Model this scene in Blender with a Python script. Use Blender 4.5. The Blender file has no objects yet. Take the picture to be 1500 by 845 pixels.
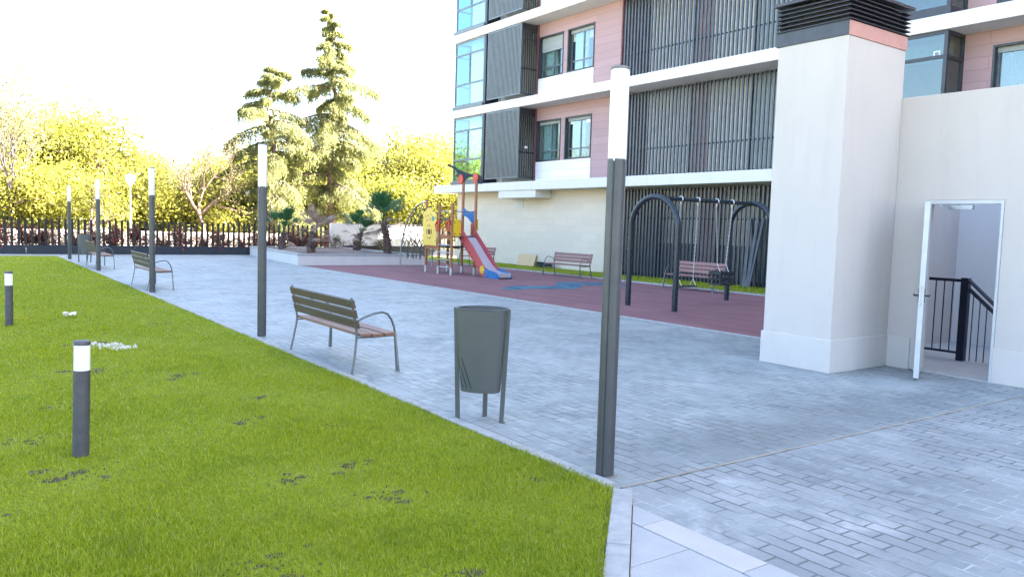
import bpy, math, random
import numpy as np
from mathutils import Vector, Matrix
R = math.radians
random.seed(7); rng = np.random.default_rng(7)
scene = bpy.context.scene
COL = scene.collection

# ------------------------------------------------------------------ helpers
class MB:
    """collects boxes, tubes, prisms and sheets; build() links them as one mesh object"""
    def __init__(s): s.v = []; s.f = []
    def add(s, verts, faces):
        n = len(s.v); s.v += [tuple(p) for p in verts]; s.f += [tuple(i + n for i in q) for q in faces]
    def box(s, x0, x1, y0, y1, z0, z1):
        s.add([(x0,y0,z0),(x1,y0,z0),(x1,y1,z0),(x0,y1,z0),(x0,y0,z1),(x1,y0,z1),(x1,y1,z1),(x0,y1,z1)],
              [(0,3,2,1),(4,5,6,7),(0,1,5,4),(1,2,6,5),(2,3,7,6),(3,0,4,7)])
    def obox(s, c, u, v, w, a, b, d):
        """oriented box: centre, three unit axes, half sizes"""
        c, u, v, w = map(Vector, (c, u, v, w)); p = []
        for k in (-1,1):
            for i, j in ((-1,-1),(1,-1),(1,1),(-1,1)):
                p.append(c + u*a*i + v*b*j + w*d*k)
        s.add(p, [(0,3,2,1),(4,5,6,7),(0,1,5,4),(1,2,6,5),(2,3,7,6),(3,0,4,7)])
    def bar(s, p, q, wid, thick, up=(0,0,1)):
        p, q = Vector(p), Vector(q); d = (q-p).normalized(); up = Vector(up)
        if abs(d.dot(up)) > .98: up = Vector((1,0,0))
        sd = d.cross(up).normalized(); u2 = sd.cross(d)
        s.obox((p+q)/2, d, sd, u2, (q-p).length/2, wid/2, thick/2)
    def tube(s, pts, rad, n=8, cap=True, closed=False):
        pts = [Vector(p) for p in pts]; m = len(pts)
        if not hasattr(rad, '__len__'): rad = [rad]*m
        ring0 = len(s.v); ref = None
        for i, p in enumerate(pts):
            if closed: d = pts[(i+1) % m] - pts[i-1]
            else: d = pts[min(i+1, m-1)] - pts[max(i-1, 0)]
            d = d.normalized() if d.length > 1e-9 else Vector((0,0,1))
            if ref is None: ref = Vector((1,0,0)) if abs(d.x) < .9 else Vector((0,1,0))
            ref = (ref - d*ref.dot(d)); ref = ref.normalized() if ref.length > 1e-6 else d.orthogonal().normalized()
            b = d.cross(ref)
            for k in range(n):
                a = 2*math.pi*k/n; s.v.append(tuple(p + (ref*math.cos(a) + b*math.sin(a))*rad[i]))
        for i in range(m if closed else m-1):
            for k in range(n):
                a = ring0+i*n+k; b_ = ring0+i*n+(k+1) % n
                c = ring0+((i+1) % m)*n+(k+1) % n; d_ = ring0+((i+1) % m)*n+k
                s.f.append((a, b_, c, d_))
        if cap and not closed:
            s.f.append(tuple(ring0+k for k in reversed(range(n)))); s.f.append(tuple(ring0+(m-1)*n+k for k in range(n)))
    def lathe(s, prof, n=24, c=(0,0)):
        r0 = len(s.v)
        for r, z in prof:
            for k in range(n):
                a = 2*math.pi*k/n; s.v.append((c[0]+r*math.cos(a), c[1]+r*math.sin(a), z))
        for i in range(len(prof)-1):
            for k in range(n):
                s.f.append((r0+i*n+k, r0+i*n+(k+1) % n, r0+(i+1)*n+(k+1) % n, r0+(i+1)*n+k))
        s.f.append(tuple(r0+k for k in reversed(range(n)))); s.f.append(tuple(r0+(len(prof)-1)*n+k for k in range(n)))
    def prism(s, poly, f0, f1):
        """poly of 2-D points; f0/f1 map a 2-D point to the two faces"""
        n = len(poly)
        s.add([f0(p) for p in poly]+[f1(p) for p in poly],
              [tuple(reversed(range(n))), tuple(range(n, 2*n))]+[(i, (i+1) % n, n+(i+1) % n, n+i) for i in range(n)])
    def sheet(s, poly, z):
        s.add([(x, y, z) for x, y in poly], [tuple(range(len(poly)))])
    def build(s, name, mat, parent=None, bevel=0, smooth=False, world=True, seg=2):
        off = parent_world(parent) if (parent is not None and world) else Vector((0,0,0))
        me = bpy.data.meshes.new(name)
        me.from_pydata([tuple(Vector(p)-off) for p in s.v] if off.length else s.v, [], s.f); me.update()
        if mat is not None: me.materials.append(mat)
        o = bpy.data.objects.new(name, me); COL.objects.link(o); o.parent = parent
        import bmesh
        bm = bmesh.new(); bm.from_mesh(me); bmesh.ops.recalc_face_normals(bm, faces=bm.faces); bm.to_mesh(me); bm.free()
        if smooth: smooth_by_angle(me)
        if bevel:
            m = o.modifiers.new('bevel', 'BEVEL'); m.width = bevel; m.segments = seg; m.limit_method = 'ANGLE'; m.angle_limit = R(35)
            m.harden_normals = False
        return o

def parent_world(p):
    v = Vector((0,0,0))
    while p is not None: v = v + p.location; p = p.parent
    return v

def smooth_by_angle(me, ang=40):
    me.polygons.foreach_set('use_smooth', [True]*len(me.polygons))
    try: me.set_sharp_from_angle(angle=R(ang))
    except Exception: pass

def np_mesh(name, V, F, mat, parent=None):
    """V (n,3) float array, F (m,k) int array"""
    me = bpy.data.meshes.new(name); n, (m, k) = len(V), F.shape
    me.vertices.add(n); me.vertices.foreach_set('co', np.ascontiguousarray(V, dtype=np.float32).ravel())
    me.loops.add(m*k); me.loops.foreach_set('vertex_index', np.ascontiguousarray(F, dtype=np.int32).ravel())
    me.polygons.add(m); me.polygons.foreach_set('loop_start', np.arange(0, m*k, k, dtype=np.int32))
    me.polygons.foreach_set('loop_total', np.full(m, k, dtype=np.int32))
    me.update(calc_edges=True); me.validate()
    me.materials.append(mat)
    o = bpy.data.objects.new(name, me); COL.objects.link(o); o.parent = parent
    return o

def tag(o, label=None, cat=None, group=None, kind=None):
    if label: o['label'] = label
    if cat: o['category'] = cat
    if group: o['group'] = group
    if kind: o['kind'] = kind
    return o
def empty(name, loc, label, cat, group=None, rz=0):
    o = bpy.data.objects.new(name, None); COL.objects.link(o); o.location = loc; o.rotation_euler = (0,0,rz)
    o.empty_display_size = .2
    return tag(o, label, cat, group)
def children(o): return [c for c in bpy.data.objects if c.parent is o]
def copy_tree(o, parent=None):
    c = o.copy(); COL.objects.link(c); c.parent = parent
    for ch in children(o): copy_tree(ch, c)
    return c

# ------------------------------------------------------------------ materials
class NT:
    def __init__(s, name):
        s.m = bpy.data.materials.new(name); s.m.use_nodes = True; s.t = s.m.node_tree; s.t.nodes.clear()
        s.out = s.n('ShaderNodeOutputMaterial')
    def n(s, typ, **kw):
        nd = s.t.nodes.new(typ)
        for k, v in kw.items():
            if k.startswith('_'): setattr(nd, k[1:], v)
            else: nd.inputs[k.replace('__', ' ')].default_value = v
        return nd
    def l(s, a, b): s.t.links.new(a, b)
    def pos(s): return s.n('ShaderNodeNewGeometry').outputs['Position']
    def obj(s): return s.n('ShaderNodeTexCoord').outputs['Object']
    def noise(s, vec, scale, detail=4, rough=.55, dist=0):
        nd = s.n('ShaderNodeTexNoise', Scale=scale, Detail=detail, Roughness=rough, Distortion=dist); s.l(vec, nd.inputs['Vector']); return nd.outputs['Fac']
    def ramp(s, fac, stops):
        r = s.n('ShaderNodeValToRGB'); e = r.color_ramp.elements
        while len(e) < len(stops): e.new(.5)
        for i, (p, c) in enumerate(stops):
            e[i].position = p; e[i].color = (c if hasattr(c, '__len__') else (c, c, c)) + ((1,) if not hasattr(c, '__len__') or len(c) == 3 else ()) if hasattr(c, '__len__') else (c, c, c, 1)
        s.l(fac, r.inputs[0]); return r.outputs[0]
    def mix(s, fac, a, b, mode='MIX'):
        m = s.n('ShaderNodeMix', _data_type='RGBA', _blend_type=mode)
        for idx, val in ((0, fac), (6, a), (7, b)):
            if hasattr(val, 'links') or isinstance(val, bpy.types.NodeSocket): s.l(val, m.inputs[idx])
            elif idx == 0: m.inputs[0].default_value = val
            else: m.inputs[idx].default_value = (*val, 1)
        return m.outputs[2]
    def math(s, op, a, b=None):
        m = s.n('ShaderNodeMath', _operation=op)
        for i, val in enumerate((a, b)):
            if val is None: continue
            if isinstance(val, bpy.types.NodeSocket): s.l(val, m.inputs[i])
            else: m.inputs[i].default_value = val
        return m.outputs[0]
    def bump(s, h, strength=.3, dist=.02):
        b = s.n('ShaderNodeBump', Strength=strength, Distance=dist); s.l(h, b.inputs['Height']); return b.outputs[0]
    def swap(s, vec, order):
        sep = s.n('ShaderNodeSeparateXYZ'); s.l(vec, sep.inputs[0]); c = s.n('ShaderNodeCombineXYZ')
        for i, ch in enumerate(order):
            if ch in 'xyz': s.l(sep.outputs['xyz'.index(ch)], c.inputs[i])
        return c.outputs[0]
    def bsdf(s, col, rough=.6, metal=0, normal=None, spec=.5, **kw):
        p = s.n('ShaderNodeBsdfPrincipled')
        for key, val in (('Base Color', col), ('Roughness', rough), ('Metallic', metal), ('Specular IOR Level', spec)):
            if isinstance(val, bpy.types.NodeSocket): s.l(val, p.inputs[key])
            elif key == 'Base Color': p.inputs[key].default_value = (*val, 1)
            else: p.inputs[key].default_value = val
        for k, v in kw.items(): p.inputs[k.replace('__', ' ')].default_value = v
        if normal is not None: s.l(normal, p.inputs['Normal'])
        s.l(p.outputs[0], s.out.inputs[0]); return p

def paint(name, col, rough=.5, metal=0, var=.12, scale=6, bump=.05, spec=.5, space='obj', fine=90):
    t = NT(name); v = t.obj() if space == 'obj' else t.pos()
    nz = t.noise(v, scale, 6); f = t.noise(v, fine, 3)
    lo = tuple(c*(1-var) for c in col); hi = tuple(min(1, c*(1+var)) for c in col)
    c = t.ramp(nz, [(.3, lo), (.7, hi)])
    r = t.ramp(nz, [(.3, min(1, rough*1.2)), (.7, rough*.85)])
    t.bsdf(c, r, metal, t.bump(f, bump, .004), spec); return t.m

def wood(name, col, dark, axis='y'):
    t = NT(name); v = t.obj()
    mp = t.n('ShaderNodeMapping'); sc = [60, 60, 60]; sc['xyz'.index(axis)] = 2.5; mp.inputs['Scale'].default_value = sc; t.l(v, mp.inputs[0])
    g = t.noise(mp.outputs[0], 1, 5, .6, .4); b = t.noise(v, 3, 2)
    c = t.ramp(g, [(.25, dark), (.7, col)]); c = t.mix(t.math('MULTIPLY', b, .35), c, dark)
    t.bsdf(c, .5, 0, t.bump(g, .15, .003)); return t.m

def foliage(name, c0, c1, c2, trans=.55, rough=.5, spec=.3):
    t = NT(name); g = t.n('ShaderNodeNewGeometry'); v = g.outputs['Position']
    c = t.ramp(g.outputs['Random Per Island'], [(0, c0), (.5, c1), (1, c2)])
    nz = t.noise(v, .6, 3); c = t.mix(t.ramp(nz, [(.35, 0), (.7, .6)]), c, c0)
    p = t.bsdf(c, rough, 0, None, spec)
    tr = t.n('ShaderNodeBsdfTranslucent'); t.l(c, tr.inputs[0]); mx = t.n('ShaderNodeMixShader'); mx.inputs[0].default_value = trans
    t.l(p.outputs[0], mx.inputs[1]); t.l(tr.outputs[0], mx.inputs[2]); t.l(mx.outputs[0], t.out.inputs[0]); return t.m

M = {}
# stamped concrete paving
def paving(name, base, light, dust, seed=0):
    t = NT(name); v = t.pos(); q = t.swap(v, 'yx0')
    wob = t.n('ShaderNodeTexNoise', Scale=3.0, Detail=2.0); t.l(q, wob.inputs['Vector'])
    ad = t.n('ShaderNodeVectorMath', _operation='MULTIPLY_ADD'); t.l(wob.outputs['Color'], ad.inputs[0]); ad.inputs[1].default_value = (.03, .03, 0); t.l(q, ad.inputs[2])
    br = t.n('ShaderNodeTexBrick', Scale=1.0, Mortar__Size=.008, Mortar__Smooth=.3, Bias=0.0, Brick__Width=.24, Row__Height=.115)
    br.offset = .5; t.l(ad.outputs[0], br.inputs['Vector'])
    br.inputs['Color1'].default_value = (.25,.25,.25,1); br.inputs['Color2'].default_value = (.85,.85,.85,1); br.inputs['Mortar'].default_value = (.5,.5,.5,1)
    big = t.noise(v, .55, 5, .6); mid = t.noise(v, 3.2, 6, .65, .6); fine = t.noise(v, 38, 4, .7)
    c = t.mix(br.outputs['Color'], base, light)
    c = t.mix(t.ramp(mid, [(.4, 0), (.68, .75)]), c, tuple(x*.66 for x in base))
    # pale efflorescence, stronger in some of the joints
    d = t.math('MULTIPLY', t.ramp(big, [(.42, 0), (.68, 1)]), t.ramp(mid, [(.4, 0), (.62, .75)]))
    c = t.mix(t.math('MULTIPLY', d, dust), c, (.62, .61, .6))
    jn = t.noise(v, 1.6, 3)
    jc = t.mix(t.ramp(jn, [(.45, 0), (.62, 1)]), tuple(x*.5 for x in base), tuple(min(.7, x*2.1) for x in base))
    c = t.mix(t.math('MULTIPLY', br.outputs['Fac'], .85), c, jc)
    c = t.mix(t.ramp(fine, [(.3, .25), (.7, 0)]), c, tuple(x*.55 for x in base))
    if seed:                                   # damp dark patch beside the joint
        mp = t.n('ShaderNodeMapping'); mp.inputs['Location'].default_value = (-5.9*.3, -3.95*1.25, 0); mp.inputs['Scale'].default_value = (.3, 1.25, 1); t.l(v, mp.inputs[0])
        ln = t.n('ShaderNodeVectorMath', _operation='LENGTH'); t.l(mp.outputs[0], ln.inputs[0])
        e = t.math('ADD', ln.outputs['Value'], t.math('MULTIPLY', t.math('SUBTRACT', big, .5), 1.6))
        c = t.mix(t.ramp(e, [(.25, .55), (1.0, 0)]), c, tuple(x*.5 for x in base))
    h = t.math('ADD', t.math('MULTIPLY', br.outputs['Fac'], -1.0), t.math('ADD', t.math('MULTIPLY', fine, .35), t.math('MULTIPLY', mid, .5)))
    t.bsdf(c, t.ramp(mid, [(.3, .42), (.7, .68)]), 0, t.bump(h, .75, .008), .5); return t.m
M['pave_far'] = paving('stamped_concrete', (.215,.248,.25), (.385,.41,.41), .65, 1)
M['pave_near'] = paving('stamped_concrete_dusty', (.2,.222,.23), (.32,.34,.348), .95)
M['kerb'] = paint('kerb_concrete', (.33,.33,.325), .8, var=.15, scale=9, bump=.25, space='pos')
def granite(name, a, b):
    t = NT(name); v = t.pos(); f = t.noise(v, 170, 3, .8); m = t.noise(v, 4, 4)
    c = t.mix(t.ramp(f, [(.35, 0), (.65, 1)]), a, b); c = t.mix(t.ramp(m, [(.4, 0), (.7, .35)]), c, tuple(x*.8 for x in a))
    t.bsdf(c, .65, 0, t.bump(f, .12, .003)); return t.m
M['granite_grey'] = granite('grey_granite', (.33,.335,.34), (.44,.44,.44))
M['granite_pink'] = granite('pinkish_granite', (.4,.375,.36), (.5,.47,.45))
def rubber():
    t = NT('rubber_crumb'); v = t.pos(); f = t.noise(v, 120, 3, .8); m = t.noise(v, 1.3, 5, .6)
    mp = t.n('ShaderNodeMapping'); mp.inputs['Scale'].default_value = (3.2, .35, 1); t.l(v, mp.inputs[0]); s = t.noise(mp.outputs[0], 1, 3)
    c = t.mix(t.ramp(f, [(.35, 0), (.65, 1)]), (.165,.078,.086), (.29,.145,.155)); c = t.mix(t.ramp(m, [(.35, 0), (.7, .45)]), c, (.27,.155,.16))
    c = t.mix(t.ramp(s, [(.4, 0), (.7, .35)]), c, (.1,.045,.052))
    t.bsdf(c, .9, 0, t.bump(f, .4, .006), .2); return t.m
M['rubber'] = rubber()
def rubber_blue():
    t = NT('blue_rubber'); v = t.pos(); f = t.noise(v, 120, 3, .8); m = t.noise(v, 2.2, 4)
    c = t.mix(t.ramp(m, [(.42, 0), (.58, 1)]), (.04,.1,.17), (.1,.2,.24)); c = t.mix(t.ramp(f, [(.4, 0), (.7, .4)]), c, (.03,.07,.12))
    t.bsdf(c, .9, 0, t.bump(f, .4, .006), .2); return t.m
M['rubber_blue'] = rubber_blue()
def render_wall(name, col, bump=.2):
    t = NT(name); v = t.pos(); f = t.noise(v, 60, 5, .7); m = t.noise(v, .9, 5, .6)
    mp = t.n('ShaderNodeMapping'); mp.inputs['Scale'].default_value = (2.2, 2.2, .35); t.l(v, mp.inputs[0]); st = t.noise(mp.outputs[0], 1, 5, .65)
    c = t.mix(t.ramp(m, [(.35, 0), (.7, .5)]), col, tuple(x*.9 for x in col)); c = t.mix(t.ramp(st, [(.48, 0), (.8, .5)]), c, tuple(x*.78 for x in col))
    sp = t.noise(v, 7, 6, .75); c = t.mix(t.ramp(sp, [(.6, 0), (.75, .35)]), c, tuple(x*.7 for x in col))
    t.bsdf(c, .85, 0, t.bump(t.math('ADD', f, t.math('MULTIPLY', m, 2.0)), bump, .006), .3); return t.m
M['render'] = render_wall('white_render', (.55,.495,.455))
M['plinth'] = render_wall('plinth_render', (.58,.53,.49), .12)
M['slab'] = render_wall('white_slab', (.66,.645,.63), .05)
M['white_wall'] = render_wall('garden_wall_render', (.6,.575,.555))
def clad(name, col, w, h, joint=.6, order='yz0', mort=.006, vary=.06):
    t = NT(name); v = t.swap(t.pos(), order)
    br = t.n('ShaderNodeTexBrick', Scale=1.0, Mortar__Size=mort, Mortar__Smooth=.1, Bias=0.0, Brick__Width=w, Row__Height=h); t.l(v, br.inputs['Vector'])
    br.inputs['Color1'].default_value = (*[x*(1-vary) for x in col], 1); br.inputs['Color2'].default_value = (*[min(1, x*(1+vary)) for x in col], 1)
    br.inputs['Mortar'].default_value = (*[x*joint for x in col], 1)
    nz = t.noise(t.pos(), 1.2, 5); c = t.mix(t.ramp(nz, [(.35, 0), (.7, .25)]), br.outputs['Color'], tuple(x*.88 for x in col))
    t.bsdf(c, .6, 0, t.bump(t.math('MULTIPLY', br.outputs['Fac'], -1.0), .5, .008), .4); return t.m
M['pink'] = clad('pink_cladding', (.37,.245,.26), 2.6, .29)
M['white_clad'] = clad('white_cladding', (.72,.72,.73), 2.6, .29)
M['stone'] = clad('beige_stone', (.66,.58,.48), .9, .3, .88, vary=.04, mort=.004)
M['pale_brick'] = clad('pale_brick', (.56,.54,.5), .5, .25, .6)
M['louvre'] = paint('dark_louvre', (.05,.06,.075), .32, .3, .15, 4, .02, .6, 'pos')
M['screen'] = paint('grey_screen', (.15,.17,.18), .4, .3, .1, 4, .02, .5, 'pos')
M['frame_dark'] = paint('dark_frame', (.03,.035,.045), .35, .2, space='pos')
M['frame_grey'] = paint('grey_frame', (.13,.155,.18), .4, .3, space='pos')
M['brown_post'] = paint('brown_post', (.14,.06,.07), .5, space='pos')
def pane(name, tint, base):
    t = NT(name); lw = t.n('ShaderNodeLayerWeight', Blend=.5); fr_ = t.math('ADD', t.math('MULTIPLY', t.math('POWER', lw.outputs['Facing'], 3.5), .8), .09); gl = t.n('ShaderNodeBsdfGlossy', Roughness=.015); gl.inputs['Color'].default_value = (*tint, 1)
    tr = t.n('ShaderNodeBsdfTransparent'); tr.inputs['Color'].default_value = (*base, 1)
    mx = t.n('ShaderNodeMixShader'); t.l(fr_, mx.inputs[0]); t.l(tr.outputs[0], mx.inputs[1]); t.l(gl.outputs[0], mx.inputs[2]); t.l(mx.outputs[0], t.out.inputs[0])
    return t.m
M['glass'] = pane('window_glass', (.9,.98,1), (.8,.9,.9))
M['glass_bay'] = pane('bay_glass', (.88,1,1), (.44,.68,.73))
M['glass_dim'] = pane('dim_glass', (.9,.98,1), (.5,.6,.58))
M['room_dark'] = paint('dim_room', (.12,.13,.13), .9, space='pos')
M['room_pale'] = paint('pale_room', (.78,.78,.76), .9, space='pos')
M['curtain'] = paint('curtain', (.48,.56,.58), .9, space='pos')
M['shutter'] = clad('roller_shutter', (.32,.36,.38), 9, .05, .5)
M['lamp_metal'] = paint('graphite_aluminium', (.075,.079,.086), .42, .45, .1, 5, .03)
M['lamp_white'] = paint('opal_diffuser', (.82,.81,.84), .3, 0, .03, 4, .0)
M['cap'] = paint('grey_cap', (.16,.15,.15), .5, .2)
M['bollard'] = paint('bollard_grey', (.075,.073,.085), .55, .2, .15, 14, .1)
M['steel_grey'] = paint('bench_steel', (.13,.14,.15), .4, .6, .1)
M['bin'] = paint('bin_green_grey', (.082,.088,.088), .45, .15, .06, 5, .03)
M['bin_in'] = paint('bin_liner', (.05,.055,.06), .35, .3, .3, 20, .3)
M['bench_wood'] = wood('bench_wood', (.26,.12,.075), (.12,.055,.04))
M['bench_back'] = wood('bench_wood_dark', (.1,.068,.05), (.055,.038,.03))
M['bench_wood_red'] = wood('bench_wood_reddish', (.3,.14,.12), (.17,.08,.07))
M['post_wood'] = wood('post_wood', (.36,.14,.05), (.2,.07,.025), 'z')
M['galv'] = paint('galvanised_steel', (.42,.43,.44), .38, .8, .12)
M['swing_paint'] = paint('swing_paint', (.022,.032,.045), .28, .3, .1)
M['chain'] = paint('chain_steel', (.55,.55,.55), .35, .8)
M['black'] = paint('black_rubber', (.02,.022,.027), .6)
M['red'] = paint('red_panel', (.42,.06,.065), .4, 0, .05)
M['red2'] = paint('bright_red', (.5,.035,.025), .4, 0, .05)
M['yellow'] = paint('yellow_panel', (.72,.5,.09), .45, 0, .05)
M['yellow2'] = paint('bright_yellow', (.75,.48,.02), .4, 0, .05)
M['blue'] = paint('blue_panel', (.01,.13,.34), .4, 0, .05)
M['navy'] = paint('navy_panel', (.006,.018,.034), .75, 0, .05)
M['teal'] = paint('teal_disc', (.08,.25,.24), .5)
M['brown'] = paint('brown_disc', (.16,.07,.03), .5)
M['slide_steel'] = paint('slide_steel', (.5,.45,.5), .35, .25, .02)
M['rope'] = paint('dark_rope', (.03,.03,.035), .8)
M['fence'] = paint('fence_dark', (.013,.01,.01), .6, 0)
M['fence_base'] = paint('fence_base_blue_grey', (.014,.02,.032), .5, .1, space='pos')
M['coping'] = paint('dark_coping', (.07,.06,.06), .6)
M['soil'] = paint('soil', (.085,.068,.05), .95, 0, .35, 20, .8, .1, 'pos', 50)
M['planter_soil'] = paint('planter_soil', (.2,.16,.14), .95, 0, .3, 9, .8, .1, 'pos', 50)
M['gravel'] = paint('pale_gravel', (.6,.57,.52), .9)
M['paper'] = paint('paper', (.72,.68,.62), .9)
M['osb'] = paint('chipboard', (.62,.45,.26), .8, 0, .18, 30)
M['hose'] = paint('hose', (.02,.035,.035), .4)
M['door'] = paint('white_door', (.52,.52,.52), .45, .1, .06)
M['door_dark'] = paint('handle_black', (.02,.02,.025), .4)
M['rail'] = paint('navy_rail', (.012,.016,.035), .35, .2)
M['stair_wall'] = render_wall('stair_wall', (.86,.85,.84), .05)
M['stair_floor'] = granite('stair_tile', (.4,.4,.4), (.5,.5,.5))
M['hood_dark'] = paint('hood_dark', (.045,.05,.06), .4, .2, space='pos')
M['hood_pink'] = paint('hood_pink', (.5,.26,.22), .6, 0, .05, space='pos')
M['hood_slat'] = paint('hood_slat', (.06,.06,.068), .4, .3, space='pos')
M['trunk_palm'] = paint('palm_bark', (.1,.065,.055), .95, 0, .45, 14, .8)
M['bark'] = paint('tree_bark', (.095,.062,.045), .9, 0, .3, 9, .6)
M['bark_pale'] = paint('pale_bark', (.085,.07,.075), .9, 0, .3, 9, .5)
M['palm_green'] = foliage('palm_green', (.02,.075,.03), (.035,.12,.045), (.07,.17,.05), .25)
M['palm_olive'] = foliage('palm_olive', (.06,.09,.05), (.11,.12,.07), (.15,.14,.08), .25)
M['palm_dead'] = foliage('palm_dead', (.22,.15,.11), (.3,.22,.16), (.4,.3,.23), .2)
M['leaf_a'] = foliage('leaf_yellow_green', (.17,.17,.03), (.25,.24,.035), (.33,.31,.06))
M['leaf_b'] = foliage('leaf_spring_green', (.16,.17,.03), (.23,.235,.035), (.31,.295,.06))
M['leaf_sparse'] = foliage('leaf_pale', (.2,.2,.06), (.26,.25,.1), (.3,.27,.14))
M['leaf_cedar'] = foliage('leaf_cedar', (.12,.14,.06), (.2,.21,.07), (.31,.3,.1), .5)
M['leaf_red'] = foliage('leaf_red', (.16,.03,.03), (.22,.06,.05), (.12,.1,.04), .35)
M['leaf_rose'] = foliage('leaf_rose', (.05,.07,.03), (.09,.1,.04), (.13,.07,.05), .35)
def grass_mat():
    t = NT('grass_blades'); g = t.n('ShaderNodeNewGeometry'); v = g.outputs['Position']
    c = t.ramp(g.outputs['Random Per Island'], [(0, (.2,.275,.008)), (.5, (.285,.355,.01)), (.9, (.38,.43,.02)), (.96, (.5,.45,.1)), (1, (.5,.44,.16))])
    big = t.noise(v, .55, 3); mid = t.noise(v, 3.5, 5, .65)
    c = t.mix(t.ramp(big, [(.38, 0), (.7, .55)]), c, (.4,.4,.014)); c = t.mix(t.ramp(mid, [(.52, 0), (.72, .65)]), c, (.15,.225,.01))
    c = t.mix(t.ramp(t.noise(v, 1.7, 5, .7), [(.6, 0), (.75, .4)]), c, (.4,.36,.06))
    p = t.bsdf(c, .45, 0, None, .35); tr = t.n('ShaderNodeBsdfTranslucent'); t.l(c, tr.inputs[0]); mx = t.n('ShaderNodeMixShader'); mx.inputs[0].default_value = .45
    t.l(p.outputs[0], mx.inputs[1]); t.l(tr.outputs[0], mx.inputs[2]); t.l(mx.outputs[0], t.out.inputs[0]); return t.m
M['grass'] = grass_mat()
def lawn_mat():
    t = NT('lawn_ground'); v = t.pos(); f = t.noise(v, 45, 4, .8); m = t.noise(v, 1.1, 5)
    c = t.mix(t.ramp(f, [(.35, 0), (.6, 1)]), (.12,.12,.025), (.24,.31,.015)); c = t.mix(t.ramp(m, [(.35, 0), (.7, .5)]), c, (.24,.26,.04))
    t.bsdf(c, .95, 0, t.bump(f, .7, .02), .1); return t.m
M['lawn'] = lawn_mat()
def ground_mat():
    t = NT('park_ground'); v = t.pos(); m = t.noise(v, .25, 5); f = t.noise(v, 12, 4)
    c = t.mix(t.ramp(m, [(.45, 0), (.55, 1)]), (.42,.36,.29), (.16,.2,.05)); c = t.mix(t.math('MULTIPLY', f, .4), c, (.3,.27,.2))
    t.bsdf(c, .95, 0, t.bump(f, .5, .03), .1); return t.m
M['ground'] = ground_mat()
M['path'] = paint('park_path', (.55,.5,.46), .9, 0, .1, 2, .3, .2, 'pos')

# ------------------------------------------------------------------ setting
def struct(name, mb, mat, **k): return tag(mb.build(name, mat, **k), kind='structure')
KX0, KX1 = 3.40, 3.50                                    # kerb along the lawn
m = MB(); m.sheet([(-900,-900),(900,-900),(900,900),(-900,900)], -.06); struct('ground', m, M['ground'])
m = MB(); m.sheet([(-60,39.2),(80,39.2),(80,43.5),(-60,43.5)], -.03); struct('park_path', m, M['path'])
JY = 3.60
m = MB(); m.sheet([(KX0,JY),(20.6,JY),(20.6,37.3),(-14,37.3),(-14,35.4),(KX0,35.4)], 0); struct('pavement', m, M['pave_far'])
m = MB(); m.sheet([(3.33,3.33),(3.40,3.46),(3.46,JY-.012),(KX1,JY-.012),(20.6,JY-.012),(20.6,-30),(3.33,-30)], 0); struct('pavement', m, M['pave_near'])
m = MB(); m.sheet([(KX1,JY-.012),(20.6,JY-.012),(20.6,JY+.008),(KX1,JY+.008)], .003); struct('expansion_joint', m, paint('joint_filler', (.36,.31,.25), .9, 0, .4, 2, .3, .2, 'pos'))
# lawn kerb: along the lawn, then diagonal
m = MB()
def rect(mb, x0, x1, y0, y1, z0, z1): mb.box(x0, x1, y0, y1, z0, z1)
y = 3.66
while y < 35.3:
    y2 = min(y+1.0, 35.3); m.box(KX0, KX1, y+.003, y2-.003, -.2, .022+random.uniform(-.002,.002)); y = y2
d45 = Vector((-1,-1,0)).normalized(); nrm = Vector((1,-1,0)).normalized()
c0 = Vector((3.462,3.552,0))
for k in range(14):
    a = c0 + d45*(k*.9+.03); m.obox(a+d45*.43+Vector((0,0,-.09)), d45, nrm, (0,0,1), .445, .062, .11)
x = KX0-.1
while x > -14:
    m.box(x-.997, x, 35.3, 35.4, -.2, .02); x -= 1
struct('kerb', m, M['kerb'], bevel=.006)
# granite border strip and slabs in the angle
g1, g2, joint = MB(), MB(), MB()
def clip_diag(x0, x1, y0, y1):
    """clip a rectangle to the right of the diagonal kerb (x - y > .10)"""
    P = [(x0,y0),(x1,y0),(x1,y1),(x0,y1)]; out = []
    f = lambda p: p[0]-p[1]-.004
    for i in range(4):
        a, b = P[i], P[(i+1) % 4]; fa, fb = f(a), f(b)
        if fa >= 0: out.append(a)
        if fa*fb < 0: t = fa/(fa-fb); out.append((a[0]+t*(b[0]-a[0]), a[1]+t*(b[1]-a[1])))
    return out
def slab_piece(mb, poly, z0, z1):
    if len(poly) > 2: mb.prism(poly, lambda p: (p[0], p[1], z0), lambda p: (p[0], p[1], z1))
y = 3.75
k = 0
for ye in [3.05-.7*i for i in range(30)]:
    slab_piece(g1 if k % 2 else g2, clip_diag(3.125, 3.325, ye+.003, y-.003), -.1, .006); y = ye; k += 1
for i, (xa, xb) in enumerate(((2.6,3.12),(2.08,2.6),(1.56,2.08),(1.04,1.56),(.5,1.04),(0,.5))):
    yy = 3.2
    for ye in [2.69-.5*j+(.25 if i % 2 else 0) for j in range(30)]:
        slab_piece(g2, clip_diag(xa+.003, xb-.003, ye+.003, yy-.003), -.1, .003); yy = ye
struct('granite_paving', g1, M['granite_pink'], bevel=.003); struct('granite_paving', g2, M['granite_grey'], bevel=.003)
joint.sheet([(3.33,3.3),(3.33,-12),(-12,-12)], -.02); struct('paving_bed', joint, M['soil'])
# lawn
LAWN = [(KX0,3.62),(KX0,35.3),(-14,35.3),(-14,-13.7)]
m = MB(); m.sheet(LAWN, .008); struct('lawn', m, M['lawn'])
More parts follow.
